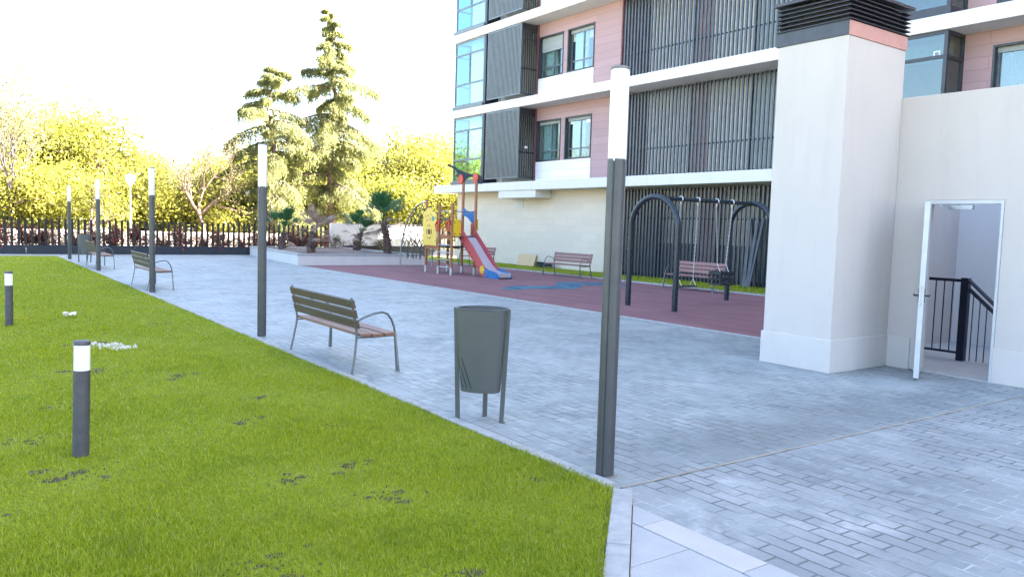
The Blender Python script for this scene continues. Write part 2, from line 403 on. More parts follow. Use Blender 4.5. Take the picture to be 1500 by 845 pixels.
# rubber floor, its edging, strip of turf by the building
m = MB(); m.sheet([(10.6,-1),(17.9,-1),(17.9,37.0),(15.97,37.0),(15.97,28.5),(10.6,28.5)], .004)
# only as far as the playground goes
m = MB(); m.sheet([(10.6,6.6),(17.9,6.6),(17.9,37.0),(16.0,37.0),(16.0,28.5),(10.6,28.5)], .004); struct('rubber_floor', m, M['rubber'])
m = MB()
y = 6.6
while y < 28.4: m.box(10.53, 10.598, y+.003, min(y+1, 28.45)-.003, -.1, .012); y += 1
y = 6.6
while y < 37: m.box(17.9, 18.0, y+.003, y+.997, -.1, .05); y += 1
struct('kerb', m, M['kerb'], bevel=.005)
m = MB(); m.sheet([(18.0,6.6),(20.6,6.6),(20.6,37),(18.0,37)], .03); struct('lawn', m, M['lawn'])
# blue wave in the rubber
top = [(11.9,17.5),(12.5,17.75),(13.1,18.0),(13.7,17.8),(14.3,17.75),(14.8,18.1),(15.4,18.45),(16.0,18.3),(16.6,18.1),(17.0,17.9)]
bot = [(17.0,17.6),(16.5,17.55),(15.9,17.6),(15.3,17.8),(14.8,17.5),(14.2,17.2),(13.6,17.25),(13.0,17.4),(12.5,17.35),(12.0,17.3)]
def smooth_poly(P, it=2):
    for _ in range(it):
        Q = []
        for i in range(len(P)):
            a, b = Vector(P[i]), Vector(P[(i+1) % len(P)]); Q += [tuple(a*.75+b*.25), tuple(a*.25+b*.75)]
        P = Q
    return P
m = MB(); m.sheet(smooth_poly([(x, 17.8+(y-17.8)*1.9) for x, y in top+bot]), .008); struct('rubber_marking', m, M['rubber_blue'])

# ------------------------------------------------------------------ grass
DIRT = [(.62,5.55,.25),(.42,6.55,.22),(2.18,4.86,.16),(1.69,4.78,.14),(2.08,4.2,.2),(3.1,4.0,.14),(1.2,3.6,.25),(1.85,3.0,.2),(2.5,5.9,.12),
        (1.9,6.4,.18),(.1,5.0,.2),(1.55,11.3,.35),(2.6,13,.2),(1.9,8.6,.25),(1.2,9.2,.25),(.9,7.6,.25),(2.3,7.2,.15),(3.2,22,.3)]
def lawn_inside(x, y):
    return (x < KX0+.02) & (y < 35.25) & (x-y < -.17+.0)
def blades(N, rmin, rmax, a0, a1, inside, h0, dirt=()):
    r = np.exp(rng.uniform(math.log(rmin), math.log(rmax), N)); a = rng.uniform(a0, a1, N)
    x, y = r*np.sin(a), r*np.cos(a); k = inside(x, y)
    for (dx, dy, dr) in dirt:
        dd = np.hypot((x-dx)*.8, y-dy)/dr + rng.normal(0, .25, N); k &= ~((dd < 1) & (rng.random(N) < .5))
    pn = np.sin(x*2.1+1.3*np.sin(y*1.7))*np.sin(y*1.9+np.sin(x*2.3+1))
    k &= rng.random(N) < (.8+.2*pn)
    x, y, r, pn = x[k], y[k], r[k], pn[k]; n = len(x)
    th = rng.uniform(0, 2*math.pi, n); h = h0*rng.uniform(.5, 1.25, n)*(1+.25*pn); w = .0012*np.maximum(1, r/2.2)**.85
    lean = rng.uniform(.15, .9, n)*h; lx, ly = np.cos(th)*lean, np.sin(th)*lean
    ph = th+rng.uniform(.8, 2.2, n); px, py = np.cos(ph)*w, np.sin(ph)*w
    z0 = np.full(n, .005)
    P = np.stack([np.stack([x-px, y-py, z0], 1), np.stack([x+px, y+py, z0], 1),
                  np.stack([x+px*.8+lx*.35, y+py*.8+ly*.35, z0+h*.6], 1), np.stack([x-px*.8+lx*.35, y-py*.8+ly*.35, z0+h*.6], 1),
                  np.stack([x+px*.12+lx, y+py*.12+ly, z0+h], 1), np.stack([x-px*.12+lx, y-py*.12+ly, z0+h], 1)], 1)
    F = np.arange(n)[:, None]*6+np.array([[0,1,2,3,3,2,4,5]])
    return P.reshape(-1, 3), F.reshape(-1, 4)
V, F = blades(950000, 1.9, 35.5, R(-22), R(44), lawn_inside, .029, DIRT)
o = np_mesh('grass', V, F, M['grass']); tag(o, kind='stuff')
def strip_inside(x, y): return (x > 18.02) & (x < 20.36) & (y > 7) & (y < 36.9)
V, F = blades(60000, 19.5, 41, R(26), R(70), strip_inside, .07)
o = np_mesh('grass', V, F, M['grass']); tag(o, kind='stuff')
# crumbs of soil lying where the turf is bare, gravel patch
def crumbs(name, spots, per, size, mat):
    mb = MB()
    for (cx, cy, cr) in spots:
        for _ in range(int(per*cr)):
            a, q = random.uniform(0, 6.28), cr*abs(random.gauss(0, .5)); x, y = cx+q*math.cos(a)*1.2, cy+q*math.sin(a)
            if x > KX0-.03 or y-x < .22: continue
            s = size*random.uniform(.5, 1.5); b = random.uniform(0, 3)
            mb.add([(x+s*math.cos(b+i*2.09+random.uniform(-.3,.3)), y+s*math.sin(b+i*2.09), .006) for i in range(3)]+[(x, y, .006+s*random.uniform(.6,1.2))],
                   [(0,1,3),(1,2,3),(2,0,3)])
    return tag(mb.build(name, mat), kind='stuff')
mb = MB()
for (cx, cy, cr) in DIRT:                                # bare earth showing through thin turf
    for _ in range(6):
        a, q = random.uniform(0, 6.28), random.uniform(0, 1.0)*cr; px, py, pr = cx+q*math.cos(a)*1.3, cy+q*math.sin(a), cr*random.uniform(.08,.26)
        if px > KX0-.1 or py-px < .32: continue
        mb.sheet([(px+pr*1.3*random.uniform(.6,1.2)*math.cos(k*.45), py+pr*random.uniform(.6,1.2)*math.sin(k*.45)) for k in range(14)], .0095+.0004*random.random())
tag(mb.build('soil', M['soil']), kind='stuff')
crumbs('soil', DIRT, 230, .01, M['soil'])
crumbs('gravel', [(1.62,10.95,.22),(1.75,10.7,.14),(1.42,11.2,.12)], 900, .022, M['gravel'])

# ------------------------------------------------------------------ lamp posts
def lamp_profile(r, n=40):
    """extruded post section with two fine slots"""
    P = []
    for k in range(n):
        a = 2*math.pi*k/n; rr = r
        if k in (23, 33): rr = r*.86
        P.append((rr*math.cos(a), rr*math.sin(a)))
    return P
L0 = empty('lamp_post', (3.565,3.84,0), 'tallest looking lamp post with white tube top, nearest to the paving corner', 'lamp post', 'lamp posts along the lawn kerb')
mb = MB(); P = lamp_profile(.061); mb.prism(P, lambda p: (p[0], p[1], .012), lambda p: (p[0], p[1], 2.115)); mb.build('pole', M['lamp_metal'], L0, world=False, smooth=True)
mb = MB(); mb.lathe([(.055,2.10),(.06,2.118),(.06,2.68),(.057,2.69)], 32); mb.build('lamp_tube', M['lamp_white'], L0, world=False, smooth=True)
mb = MB(); mb.lathe([(.062,2.69),(.062,2.703),(.05,2.709)], 32); mb.build('cap', M['cap'], L0, world=False, smooth=True)
mb = MB(); mb.lathe([(.085,.0),(.085,.008),(.065,.012)], 24); mb.build('base_plate', M['galv'], L0, world=False, smooth=True)
for i, (y, lab) in enumerate(((11.05,'lamp post with white tube top beside the nearest bench, on its far side'),
                              (18.45,'lamp post with white tube top standing in front of the second bench along the lawn'),
                              (26.05,'thin distant lamp post overlapping the bench near the far litter bin'),
                              (32.9,'smallest lamp post, farthest along the lawn and close to the picket fence'))):
    c = copy_tree(L0); c.location = (3.575, y, 0); c['label'] = lab
# bollard lights
B0 = empty('bollard_light', (.70,5.98,0), 'short grey bollard light with white lens on the lawn, the nearer and larger one', 'bollard light', 'bollard lights on the lawn')
mb = MB(); mb.lathe([(.052,0),(.052,.6)], 32); mb.build('post', M['bollard'], B0, world=False, smooth=True)
mb = MB(); mb.lathe([(.0505,.6),(.0505,.772)], 32); mb.build('lens', M['lamp_white'], B0, world=False, smooth=True)
mb = MB(); mb.lathe([(.053,.772),(.053,.793),(.048,.8)], 32); mb.build('cap', M['bollard'], B0, world=False, smooth=True)
B0.rotation_euler = (0, R(1.2), 0)
c = copy_tree(B0); c.location = (.68,13.45,0); c.rotation_euler = (0,R(.3),0); c['label'] = 'small distant bollard light on the lawn at the edge of the view'

# ------------------------------------------------------------------ benches (local: faces +X, length along Y)
def make_bench(label, back_mat, seat_mat):
    t = empty('park_bench', (0,0,0), label, 'bench', 'park benches')
    L = .92
    for z0, z1, x0, x1 in ((.50,.595,-.225,-.25),(.612,.705,-.252,-.275),(.722,.815,-.277,-.302)):
        mb = MB(); mb.obox(((x0+x1)/2+.028,0,(z0+z1)/2), Vector((x1-x0,0,z1-z0)).normalized(), (0,1,0), Vector((z1-z0,0,x0-x1)).normalized(), (z1-z0)/2, L+.05, .016)
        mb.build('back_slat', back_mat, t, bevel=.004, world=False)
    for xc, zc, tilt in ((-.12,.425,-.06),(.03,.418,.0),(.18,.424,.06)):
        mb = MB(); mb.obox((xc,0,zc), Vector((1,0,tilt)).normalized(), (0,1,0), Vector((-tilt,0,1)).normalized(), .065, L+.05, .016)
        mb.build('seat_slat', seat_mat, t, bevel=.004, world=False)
    for s in (-1, 1):
        y = s*L; fl = .06*s
        mb = MB()     # rear leg running up into the back upright
        pts = [(-.27,y+fl*.6,0),(-.235,y+fl*.4,.18),(-.205,y,.38),(-.205,y,.46),(-.225,y,.58),(-.27,y,.83)]
        for a, b in zip(pts[:-1], pts[1:]): mb.bar(a, Vector(b)+(Vector(b)-Vector(a)).normalized()*.006, .038, .012, (1,0,.2))
        mb.build('back_leg', M['steel_grey'], t, world=False)
        mb = MB()     # front leg, wider at the foot
        a, b = Vector((.275,y+fl,0)), Vector((.262,y,.42))
        ax = (b-a).normalized(); sd = Vector((0,1,0)); nn = ax.cross(sd)
        mb.add([a-sd*.03-nn*.012, a+sd*.03-nn*.012, a+sd*.03+nn*.012, a-sd*.03+nn*.012, b-sd*.014-nn*.01, b+sd*.014-nn*.01, b+sd*.014+nn*.01, b-sd*.014+nn*.01],
               [(0,3,2,1),(4,5,6,7),(0,1,5,4),(1,2,6,5),(2,3,7,6),(3,0,4,7)])
        mb.build('front_leg', M['steel_grey'], t, world=False)
        mb = MB()     # bowed arm
        pts = [(-.218,y,.565),(-.13,y,.612),(.0,y,.655),(.1,y,.668),(.165,y,.645),(.215,y,.58),(.25,y,.49),(.262,y,.415)]
        mb.tube(pts, .0125, 8); mb.build('armrest', M['steel_grey'], t, world=False, smooth=True)
        mb = MB(); mb.bar((-.205,y,.395),(.0,y,.392),.03,.012); mb.bar((0,y,.392),(.262,y,.4),.03,.012); mb.build('seat_bracket', M['steel_grey'], t, world=False)
    return t
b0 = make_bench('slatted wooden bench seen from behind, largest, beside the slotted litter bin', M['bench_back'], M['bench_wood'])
b0.location = (3.815,8.85,0); b0.rotation_euler = (0,0,R(-.2))
mb = MB(); mb.obox((-.268,-.86,.785), (0,1,0), Vector((-.25,0,.93)).normalized(), Vector((.93,0,.25)).normalized(), .022, .012, .018)
mb.build('maker_plate', paint('green_plate', (.05,.14,.06), .5), b0, world=False)
for y, lab in ((20.0,'slatted bench seen from behind with the third lamp post in front of it'),(27.85,'far slatted bench seen from behind next to the distant litter bin')):
    c = copy_tree(b0); c.location = (3.86, y, 0); c['label'] = lab
    for ch in children(c):
        if ch.name.startswith('maker_plate'): bpy.data.objects.remove(ch)
b1 = make_bench('brown bench on the red rubber behind the swings', M['bench_wood_red'], M['bench_wood_red'])
b1.location = (17.33,15.25,.004); b1.rotation_euler = (0,0,R(180-2.5))
for (x, y, rz, lab) in ((17.45,21.1,182.5,'bench with pale slats facing the play area in front of the beige stone wall'),(17.5,26.95,180,'bench half hidden behind the red slide')):
    c = copy_tree(b1); c.location = (x, y, .004); c.rotation_euler = (0,0,R(rz)); c['label'] = lab

# ------------------------------------------------------------------ litter bins (local: wide axis X, front -Y)
def make_bin(label):
    t = empty('litter_bin', (0,0,0), label, 'litter bin', 'litter bins')
    n = 24
    def ring(z):
        f = (z-.26)/.7; hw = .168+.052*f; dp = .105+.02*f
        return [(hw*math.sin(math.pi*(k/(n-1)-.5))*1.0, -dp*math.cos(math.pi*(k/(n-1)-.5))**.8, z) for k in range(n)] + \
               [(hw*math.sin(-math.pi*(k/(n-1)-.5)), 1.9*dp*math.cos(math.pi*(k/(n-1)-.5))**.8, z) for k in range(1, n-1)]
    mb = MB(); rs = [ring(.262), ring(.6), ring(.955)]; k = len(rs[0])
    for r in rs: mb.v += r
    for i in range(2):
        for j in range(k): mb.f.append((i*k+j, i*k+(j+1) % k, (i+1)*k+(j+1) % k, (i+1)*k+j))
    mb.f.append(tuple(reversed(range(k))))
    inner = [(x*.93, y*.9, z) for x, y, z in ring(.955)]; deep = [(x*.9, y*.86, .80) for x, y, z in ring(.955)]
    mb.v += inner+deep; a = 3*k; b = 4*k
    for j in range(k):
        mb.f.append((2*k+j, 2*k+(j+1) % k, a+(j+1) % k, a+j)); mb.f.append((a+j, a+(j+1) % k, b+(j+1) % k, b+j))
    mb.f.append(tuple(b+j for j in range(k)))
    body = mb.build('body', M['bin'], t, world=False, smooth=True)
    mb = MB()                                   # slanted slots, cut dark into the front sheet
    def fp(x, z, off=.0025):
        f = (z-.26)/.7; hw = .168+.052*f; dp = .105+.02*f; s = max(-1, min(1, x/hw)); return Vector((x, -dp*math.sqrt(max(0, 1-s*s))**.8-off, z))
    for x0, z0, x1, z1 in ((-.15,.55,-.055,.30),(-.158,.47,-.095,.30),(-.165,.395,-.135,.30)):
        q = [fp(x0+(x1-x0)*i/8, z0+(z1-z0)*i/8) for i in range(9)]
        for u, v in zip(q[:-1], q[1:]): mb.bar(u, v, .007, .004, (0,-1,0))
    mb.build('slots', M['black'], t, world=False)
    mb = MB(); pts = [Vector(p)+Vector((0,0,.002)) for p in ring(.958)]; mb.tube(pts, .006, 6, closed=True); mb.build('rim', M['bin'], t, world=False, smooth=True)
    mb = MB()
    for _ in range(60):
        a = random.uniform(0, 6.28); r = random.random()**.5; x, y = .18*r*math.cos(a), .1*r*math.sin(a)
        mb.obox((x, y, .82+random.uniform(0,.1)), Vector((random.gauss(0,1),random.gauss(0,1),random.gauss(0,1))).normalized(), (0,1,0), (0,0,1), .03, .018, .004)
    mb.build('liner', M['bin_in'], t, world=False)
    for s in (-1, 1):
        mb = MB(); mb.bar((s*.19,.0,.0),(s*.226,.0,.965),.022,.036,(1,0,0)); mb.box(s*.19-.03*(s < 0)-.0, s*.19+.03*(s > 0), -.018, .018, 0, .006)
        mb.build('leg', M['bin'], t, world=False)
    mb = MB(); mb.bar((0,.21,0),(0,.242,.93),.04,.012,(0,1,0)); mb.box(-.02,.02,.17,.21,0,.006); mb.build('leg', M['bin'], t, world=False)
    return t
bn = make_bin('large grey green litter bin with three slanted slots, beside the nearest bench')
bn.location = (3.64,5.5,0); bn.rotation_euler = (0,0,R(-46))
c = copy_tree(bn); c.location = (3.83,31.0,0); c.rotation_euler = (0,0,R(-25)); c['label'] = 'small distant litter bin by the dark fence beyond the benches'

# ------------------------------------------------------------------ apartment building
XF, XW = 19.5, 20.4
AB = empty('apartment_building', (27,4,0), 'tall apartment building with white floor slabs, pink cladding and dark vertical louvres', 'building')
NF = 8; PITCH = 3.47; TH = .36
zs = [3.22+PITCH*k for k in range(NF)]
for k, z in enumerate(zs):
    mb = MB(); mb.box(XF, 29, -25, 34.1, z, z+TH); mb.build('floor_slab', M['slab'], AB, bevel=.012)
def quadbox(name, mat, x0, x1, y0, y1, z0, z1, parent=AB, bevel=0):
    mb = MB(); mb.box(x0, x1, y0, y1, z0, z1); return mb.build(name, mat, parent, bevel=bevel)
# core block inside the building: unseen, backs the rooms, sized to shade the courtyard
quadbox('core_wall', M['room_pale'], 26, 28.8, -24.5, 29.2, 0, zs[-1])
def window(y0, y1, z0, z1, kind=0, xw=XW):
    """window in a hole y0..y1, z0..z1; set back in the wall"""
    fr = MB(); d = .05; xa, xb = xw-.012, xw+.26
    fr.box(xa, xb, y0, y0+d, z0, z1); fr.box(xa, xb, y1-d, y1, z0, z1); fr.box(xa, xb, y0+d, y1-d, z0, z0+d); fr.box(xa, xb, y0+d, y1-d, z1-d, z1)
    w = fr.build('window', M['frame_dark'], AB)
    ym = (y0+y1)/2; xs = xw+.16
    s = MB(); s.box(xs, xs+.05, ym-.035, ym+.035, z0+d, z1-.16)
    s.box(xs, xs+.05, y0+d, y0+d+.05, z0+d, z1-.16); s.box(xs, xs+.05, y1-d-.05, y1-d, z0+d, z1-.16)
    s.box(xs, xs+.05, y0+d+.05, ym-.035, z0+d, z0+d+.05); s.box(xs, xs+.05, ym+.035, y1-d-.05, z0+d, z0+d+.05)
    s.box(xs+.003, xs+.047, y0+d+.05, ym-.035, z0+.42, z0+.47); s.box(xs+.003, xs+.047, ym+.035, y1-d-.05, z0+.42, z0+.47)
    s.build('sash', M['frame_grey'], w)
    g = MB(); g.box(xs+.015, xs+.03, y0+d+.045, y1-d-.045, z0+d+.045, z1-.17); g.build('pane', M['glass'], w)
    b = MB(); bz = z1-.17 if kind != 1 else z1-.62
    b.box(xs-.03, xs+.045, y0+d, y1-d, bz, z1-d); b.build('shutter', M['shutter'], w)
    c = MB()
    yy = ym-.02
    while yy < y1-.12: c.tube([(xs+.2, yy, z0+.05), (xs+.2, yy, z1-.1)], .05, 8); yy += .075
    c.build('curtain', M['curtain'] if kind < 2 else M['room_dark'], w)
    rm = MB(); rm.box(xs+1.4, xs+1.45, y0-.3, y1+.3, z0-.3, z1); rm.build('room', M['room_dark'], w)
def glass_bay(y0, y1, z0, z1, end_plus, mat_glass, frame, two=True):
    """projecting glazed bay on the slab edge; front in X, end glass at one side"""
    fr = MB(); x0 = XF+.07; t = .085
    zt, zm = z1-.62, z0+1.0
    ys = [y0, y1]
    for y in ys: fr.box(x0, x0+t, y-(t if y == y1 else 0), y+(t if y == y0 else 0), z0, z1)
    for a, b in ((z0, z0+t), (z1-t, z1), (zt-t/2, zt+t/2), (zm-t/2, zm+t/2)): fr.box(x0+.003, x0+t-.003, y0+t, y1-t, a, b)
    ymid = y0+(y1-y0)*.5
    fr.box(x0+.004, x0+t-.004, ymid-t/2, ymid+t/2, zm+t/2, zt-t/2)
    ye = y1 if end_plus else y0
    for x in (XW-.05,): fr.box(x, x+t, ye-t if end_plus else ye, ye if end_plus else ye+t, z0, z1)
    ea, eb = (ye-t+.003, ye-.003) if end_plus else (ye+.003, ye+t-.003)
    for a, b in ((z0, z0+t), (z1-t, z1), (zt-t/2, zt+t/2), (zm-t/2, zm+t/2)): fr.box(x0+t, XW-.05, ea, eb, a, b)
    bay = fr.build('glazed_bay', frame, AB)
    g = MB(); g.box(x0+.022, x0+.036, y0+t*.9, y1-t*.9, z0+t*.9, z1-t*.9); g.build('pane', mat_glass, bay)
    g = MB(); g.box(x0+t*.9, XW-.045, (ea+eb)/2-.007, (ea+eb)/2+.007, z0+t*.9, z1-t*.9); g.build('pane', mat_glass, bay)
    return bay
zf = []
for k in range(NF-1):
    z0, z1 = zs[k]+TH, zs[k+1]; detail = k < 4
    dz = z0-3.58
    # far glazed bay and its sill, dark corner post, recess
    glass_bay(29.95, 32.45, z0+.14, z1-.002, True, M['glass_bay'], M['frame_grey'])
    quadbox('bay_sill', M['frame_grey'], XF-.02, XW+.1, 29.93, 32.5, z0+.002, z0+.14)
    quadbox('bay_corner_post', M['frame_dark'], XF+.06, XW-.1, 29.80, 29.94, z0+.002, z1-.002)
    mb = MB(); mb.box(XW, XW+.2, 29.6, 29.94, z0, z1); mb.build('recess_wall', M['room_pale'], AB)
    mb = MB()
    for zz in (z0+.95, z0+2.35): mb.box(XF+.2, XF+.26, 29.62, 29.8, zz, zz+.12)
    mb.build('recess_rail', M['frame_dark'], AB)
    quadbox('room_wall', M['room_pale'], 22.2, 22.4, 27.3, 32.4, z0, z1)
    quadbox('room_wall', M['room_pale'], XW+.01, 22.2, 29.5, 29.6, z0, z1)
    # grey slatted screen box: frame, slats, side bars
    mb = MB(); ya, yb = 27.1, 29.6; za, zb = z0+.17, z1-.03
    mb.box(XF+.01, XF+.06, ya, ya+.05, za, zb); mb.box(XF+.01, XF+.06, yb-.05, yb, za, zb); mb.box(XF+.01, XF+.06, ya+.05, yb-.05, za, za+.05); mb.box(XF+.01, XF+.06, ya+.05, yb-.05, zb-.05, zb)
    fr = mb.build('slatted_screen', M['frame_grey'], AB)
    mb = MB(); nsl = 25
    for i in range(nsl):
        y = ya+.06+(yb-ya-.12)*(i+.5)/nsl; mb.box(XF+.012, XF+.03, y-.024, y+.024, za+.052, zb-.052)
    mb.build('slats', M['screen'], fr)
    mb = MB(); mb.box(XF+.075, XF+.08, ya+.05, yb-.05, za+.05, zb-.05); mb.build('backing', M['frame_dark'], fr)
    mb = MB()
    mb.box(XF+.06, XW-.01, ya+.005, ya+.045, zb-.3, zb); mb.box(XF+.06, XW-.01, ya+.005, ya+.045, za, za+.05); mb.box(XF+.06, XW-.01, ya+.005, ya+.045, za+1.05, za+1.1)
    for i in range(7):
        x = XF+.12+i*.115; mb.box(x, x+.022, ya+.01, ya+.035, za+.05, zb-.3)
    mb.build('side_bars', M['frame_dark'], fr)
    quadbox('corner_post', M['brown_post'], XW-.06, XW+.1, 27.02, 27.1, z0+.002, z1-.002)
    # wall with two windows
    w0, w1 = z0+.87, z0+2.58
    quadbox('spandrel_wall', M['white_clad'], XW, XW+.2, 23.5, 27.02, z0, w0-.002)
    mb = MB(); mb.box(XW, XW+.2, 21.95, 23.48, z0, z1); mb.box(XW, XW+.2, 23.48, 27.02, w1+.002, z1); mb.box(XW+.001, XW+.2, 25.14, 25.38, w0, w1)
    mb.build('cladding_wall', M['pink'], AB)
    window(23.5, 25.13, w0, w1, 0); window(25.39, 27.01, w0, w1, 1 if k == 1 else 0)
    # louvre field
    ya, yb = 12.2, 21.9
    mb = MB(); y = ya
    xs_ = 0
    while y < yb:
        big = .07 if not (18.3 < y < 19.2) else .08
        mb.box(XW-.03, XW+.02, y-big/2, y+big/2, z0+.02, z1-.05); y += .165
    scr = mb.build('louvre_screen', M['louvre'], AB)
    mb = MB(); mb.box(XW+.022, XW+.07, ya, yb, z1-.12, z1-.05); mb.box(XW+.022, XW+.07, ya, yb, z0+.05, z0+.12); mb.box(XW+.022, XW+.05, ya, yb, z0+1.0, z0+1.05)
    mb.build('louvre_rail', M['frame_dark'], scr)
    quadbox('jamb_post', M['brown_post'], XW-.05, XW+.1, 21.9, 21.95, z0+.002, z1-.002)
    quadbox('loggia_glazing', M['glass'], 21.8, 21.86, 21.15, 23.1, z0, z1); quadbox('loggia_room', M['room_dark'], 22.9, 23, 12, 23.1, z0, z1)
    quadbox('loggia_wall', M['room_pale'], 21.1, 21.25, 19.15, 21.1, z0, z1); quadbox('loggia_wall', M['pink'], 21.1, 21.25, 18.2, 18.95, z0, z1)
    quadbox('loggia_wall', M['room_pale'], 21.1, 21.25, 16.6, 18.2, z0, z1); quadbox('loggia_wall', M['curtain'], 21.1, 21.25, 12.2, 16.45, z0, z1)
    quadbox('loggia_side_wall', M['pink'], XW+.2, 23, 21.95, 22.1, z0, z1)
    quadbox('loggia_side_wall', M['pink'], XW+.1, 26, 12.0, 12.15, z0, z1)
    # near bay, near wall
    glass_bay(9.69, 11.95, z0+.14, z1-.002, False, M['glass_dim'], M['frame_dark'])
    quadbox('bay_sill', M['frame_dark'], XF+.04, XW+.1, 9.66, 11.98, z0+.002, z0+.14)
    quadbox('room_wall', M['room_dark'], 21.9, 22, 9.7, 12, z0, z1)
    quadbox('bay_blind', M['curtain'], XW-.1, XW-.06, 9.9, 11.9, z1-.55, z1-.1)
    mb = MB(); mb.box(XW, XW+.2, 9.02, 9.68, z0, z1); mb.box(XW, XW+.2, 7.3, 9.02, z1-.36, z1); mb.box(XW, XW+.2, -25, 7.3, z0, z1); mb.build('cladding_wall', M['pink'], AB)
    window(7.3, 9.02, z0+.25, z1-.362, 2)
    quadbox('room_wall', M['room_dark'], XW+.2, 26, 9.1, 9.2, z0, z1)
    quadbox('end_wall', M['white_clad'], 23.0, 26, 32.35, 32.5, z0, z1)
# sticker on the near bay, notice on the far screen
mb = MB(); mb.box(XF+.086, XF+.09, 9.86, 10.02, 6.08, 6.22); mb.build('window_sticker', paint('sticker', (.6,.65,.68), .6), AB)
mb = MB(); mb.box(XF+.084, XF+.086, 9.89, 9.99, 6.11, 6.19); mb.build('window_sticker', M['screen'], AB)
mb = MB(); mb.box(XF+.35, XF+.5, 27.1, 27.104, 5.0, 5.1); mb.build('screen_notice', paint('notice', (.7,.7,.7), .6), AB)
# ground floor: stone wall, bulkhead and vent, louvres in front of a pale wall
quadbox('stone_wall', M['stone'], XW, 22, 21.9, 33.3, -.05, 3.218)
mb = MB(); mb.box(XF-.2+.25, XW-.001, 25.85, 28.52, 2.91, 3.218); mb.build('soffit_box', M['slab'], AB, bevel=.006)
mb = MB(); mb.box(XW-.03, XW-.001, 27.8, 28.5, 2.5, 2.908); mb.build('air_vent', M['slab'], AB, bevel=.006)
mb = MB(); y = 12.2
while y < 21.9: mb.box(XW-.03, XW+.02, y-.034, y+.034, .03, 3.17); y += .165
scr = mb.build('louvre_screen', M['louvre'], AB)
mb = MB(); mb.box(XW+.022, XW+.07, 12.1, 21.9, 3.08, 3.15); mb.box(XW+.022, XW+.07, 12.1, 21.9, .06, .16); mb.box(XW+.022, XW+.07, 12.1, 21.9, 2.1, 2.15); mb.build('louvre_rail', M['frame_dark'], scr)
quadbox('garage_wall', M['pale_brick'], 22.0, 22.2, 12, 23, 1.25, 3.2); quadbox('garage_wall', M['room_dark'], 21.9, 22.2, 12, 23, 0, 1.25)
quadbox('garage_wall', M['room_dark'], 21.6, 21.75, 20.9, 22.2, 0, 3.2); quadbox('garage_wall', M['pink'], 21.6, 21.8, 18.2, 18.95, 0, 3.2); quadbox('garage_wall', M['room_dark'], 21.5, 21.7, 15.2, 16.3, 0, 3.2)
quadbox('base_wall', M['render'], XW, 28.8, -24.5, 12, -.05, 3.218)
quadbox('parapet_wall', M['slab'], XF+.1, 28.9, -24.9, 34.0, zs[-1]+TH, zs[-1]+TH+1.1)

# ------------------------------------------------------------------ stair house with chimney and door
SH = empty('stair_house', (11.5,2,0), 'low white rendered stair house with a square louvred chimney and open door', 'building')
WX = 9.93; WT = 3.44
DY0, DY1, DZ = 4.14, 5.06, 2.14
mb = MB()
yzw = [(-9,-.05),(DY0,-.05),(DY0,DZ),(DY1,DZ),(DY1,-.05),(6.43,-.05),(6.43,WT),(-9,WT)]
mb.prism(yzw, lambda p: (WX, p[0], p[1]), lambda p: (WX+.25, p[0], p[1]))
mb.box(WX+.25, 15, 6.2, 6.43, -.05, WT); mb.box(14.8, 15, -9, 6.2, -.05, WT); mb.box(WX+.25, 14.8, -9, -8.75, -.05, WT)
mb.box(WX+.25, 14.8, -8.75, 2.4, 2.9, 3.1)
mb.box(WX+.25, 10.8, 2.4, 6.2, 2.9, 3.1)                       # ceiling, with an unseen opening added over the stair to let in daylight
mb.build('wall', M['render'], SH, bevel=.01)
mb = MB()
pz = .41
mb.box(WX-.018, WX-.001, DY1+.06, 5.428, 0, pz); mb.box(WX-.018, WX-.001, -9, DY0-.0, 0, pz)
CX0, CX1, CY0, CY1 = 8.65, 9.93, 5.43, 6.40
mb.box(CX0-.02, CX1-.0, CY0-.02, CY1+.02, 0, pz)
mb.build('plinth', M['plinth'], SH, bevel=.008)
mb = MB(); mb.box(CX0, CX1-.001, CY0, CY1, -.05, 4.03); ch = mb.build('chimney', M['render'], SH, bevel=.012)
mb = MB(); mb.box(CX0-.008, CX1-.012, CY0+.004, CY1+.03, 4.032, 4.2); mb.build('hood_band', M['hood_dark'], ch)
mb = MB(); mb.box(CX0+.0, CX1+.0, CY0-.012, CY0+.003, 4.028, 4.195); mb.build('hood_front_band', M['hood_pink'], ch)
mb = MB()
mb.box(CX0+.06, CX1-.06, CY0+.06, CY1-.06, 4.2, 4.5)
for i in range(6):
    z = 4.205+i*.052
    o_ = .012+.0*i
    P = lambda e, zz: [(CX0-e, CY0-e, zz), (CX1+e, CY0-e, zz), (CX1+e, CY1+e, zz), (CX0-e, CY1+e, zz)]
    mb.add(P(.03, z)+P(.03, z+.008)+P(-.03, z+.046)+P(-.03, z+.038), [(0,1,5,4),(1,2,6,5),(2,3,7,6),(3,0,4,7),(4,5,9,8),(5,6,10,9),(6,7,11,10),(7,4,8,11),(0,1,13,12),(1,2,14,13),(2,3,15,14),(3,0,12,15)])
mb.box(CX0-.06, CX1+.06, CY0-.06, CY1+.06, 4.525, 4.56)
mb.build('vent_hood', M['hood_slat'], ch)
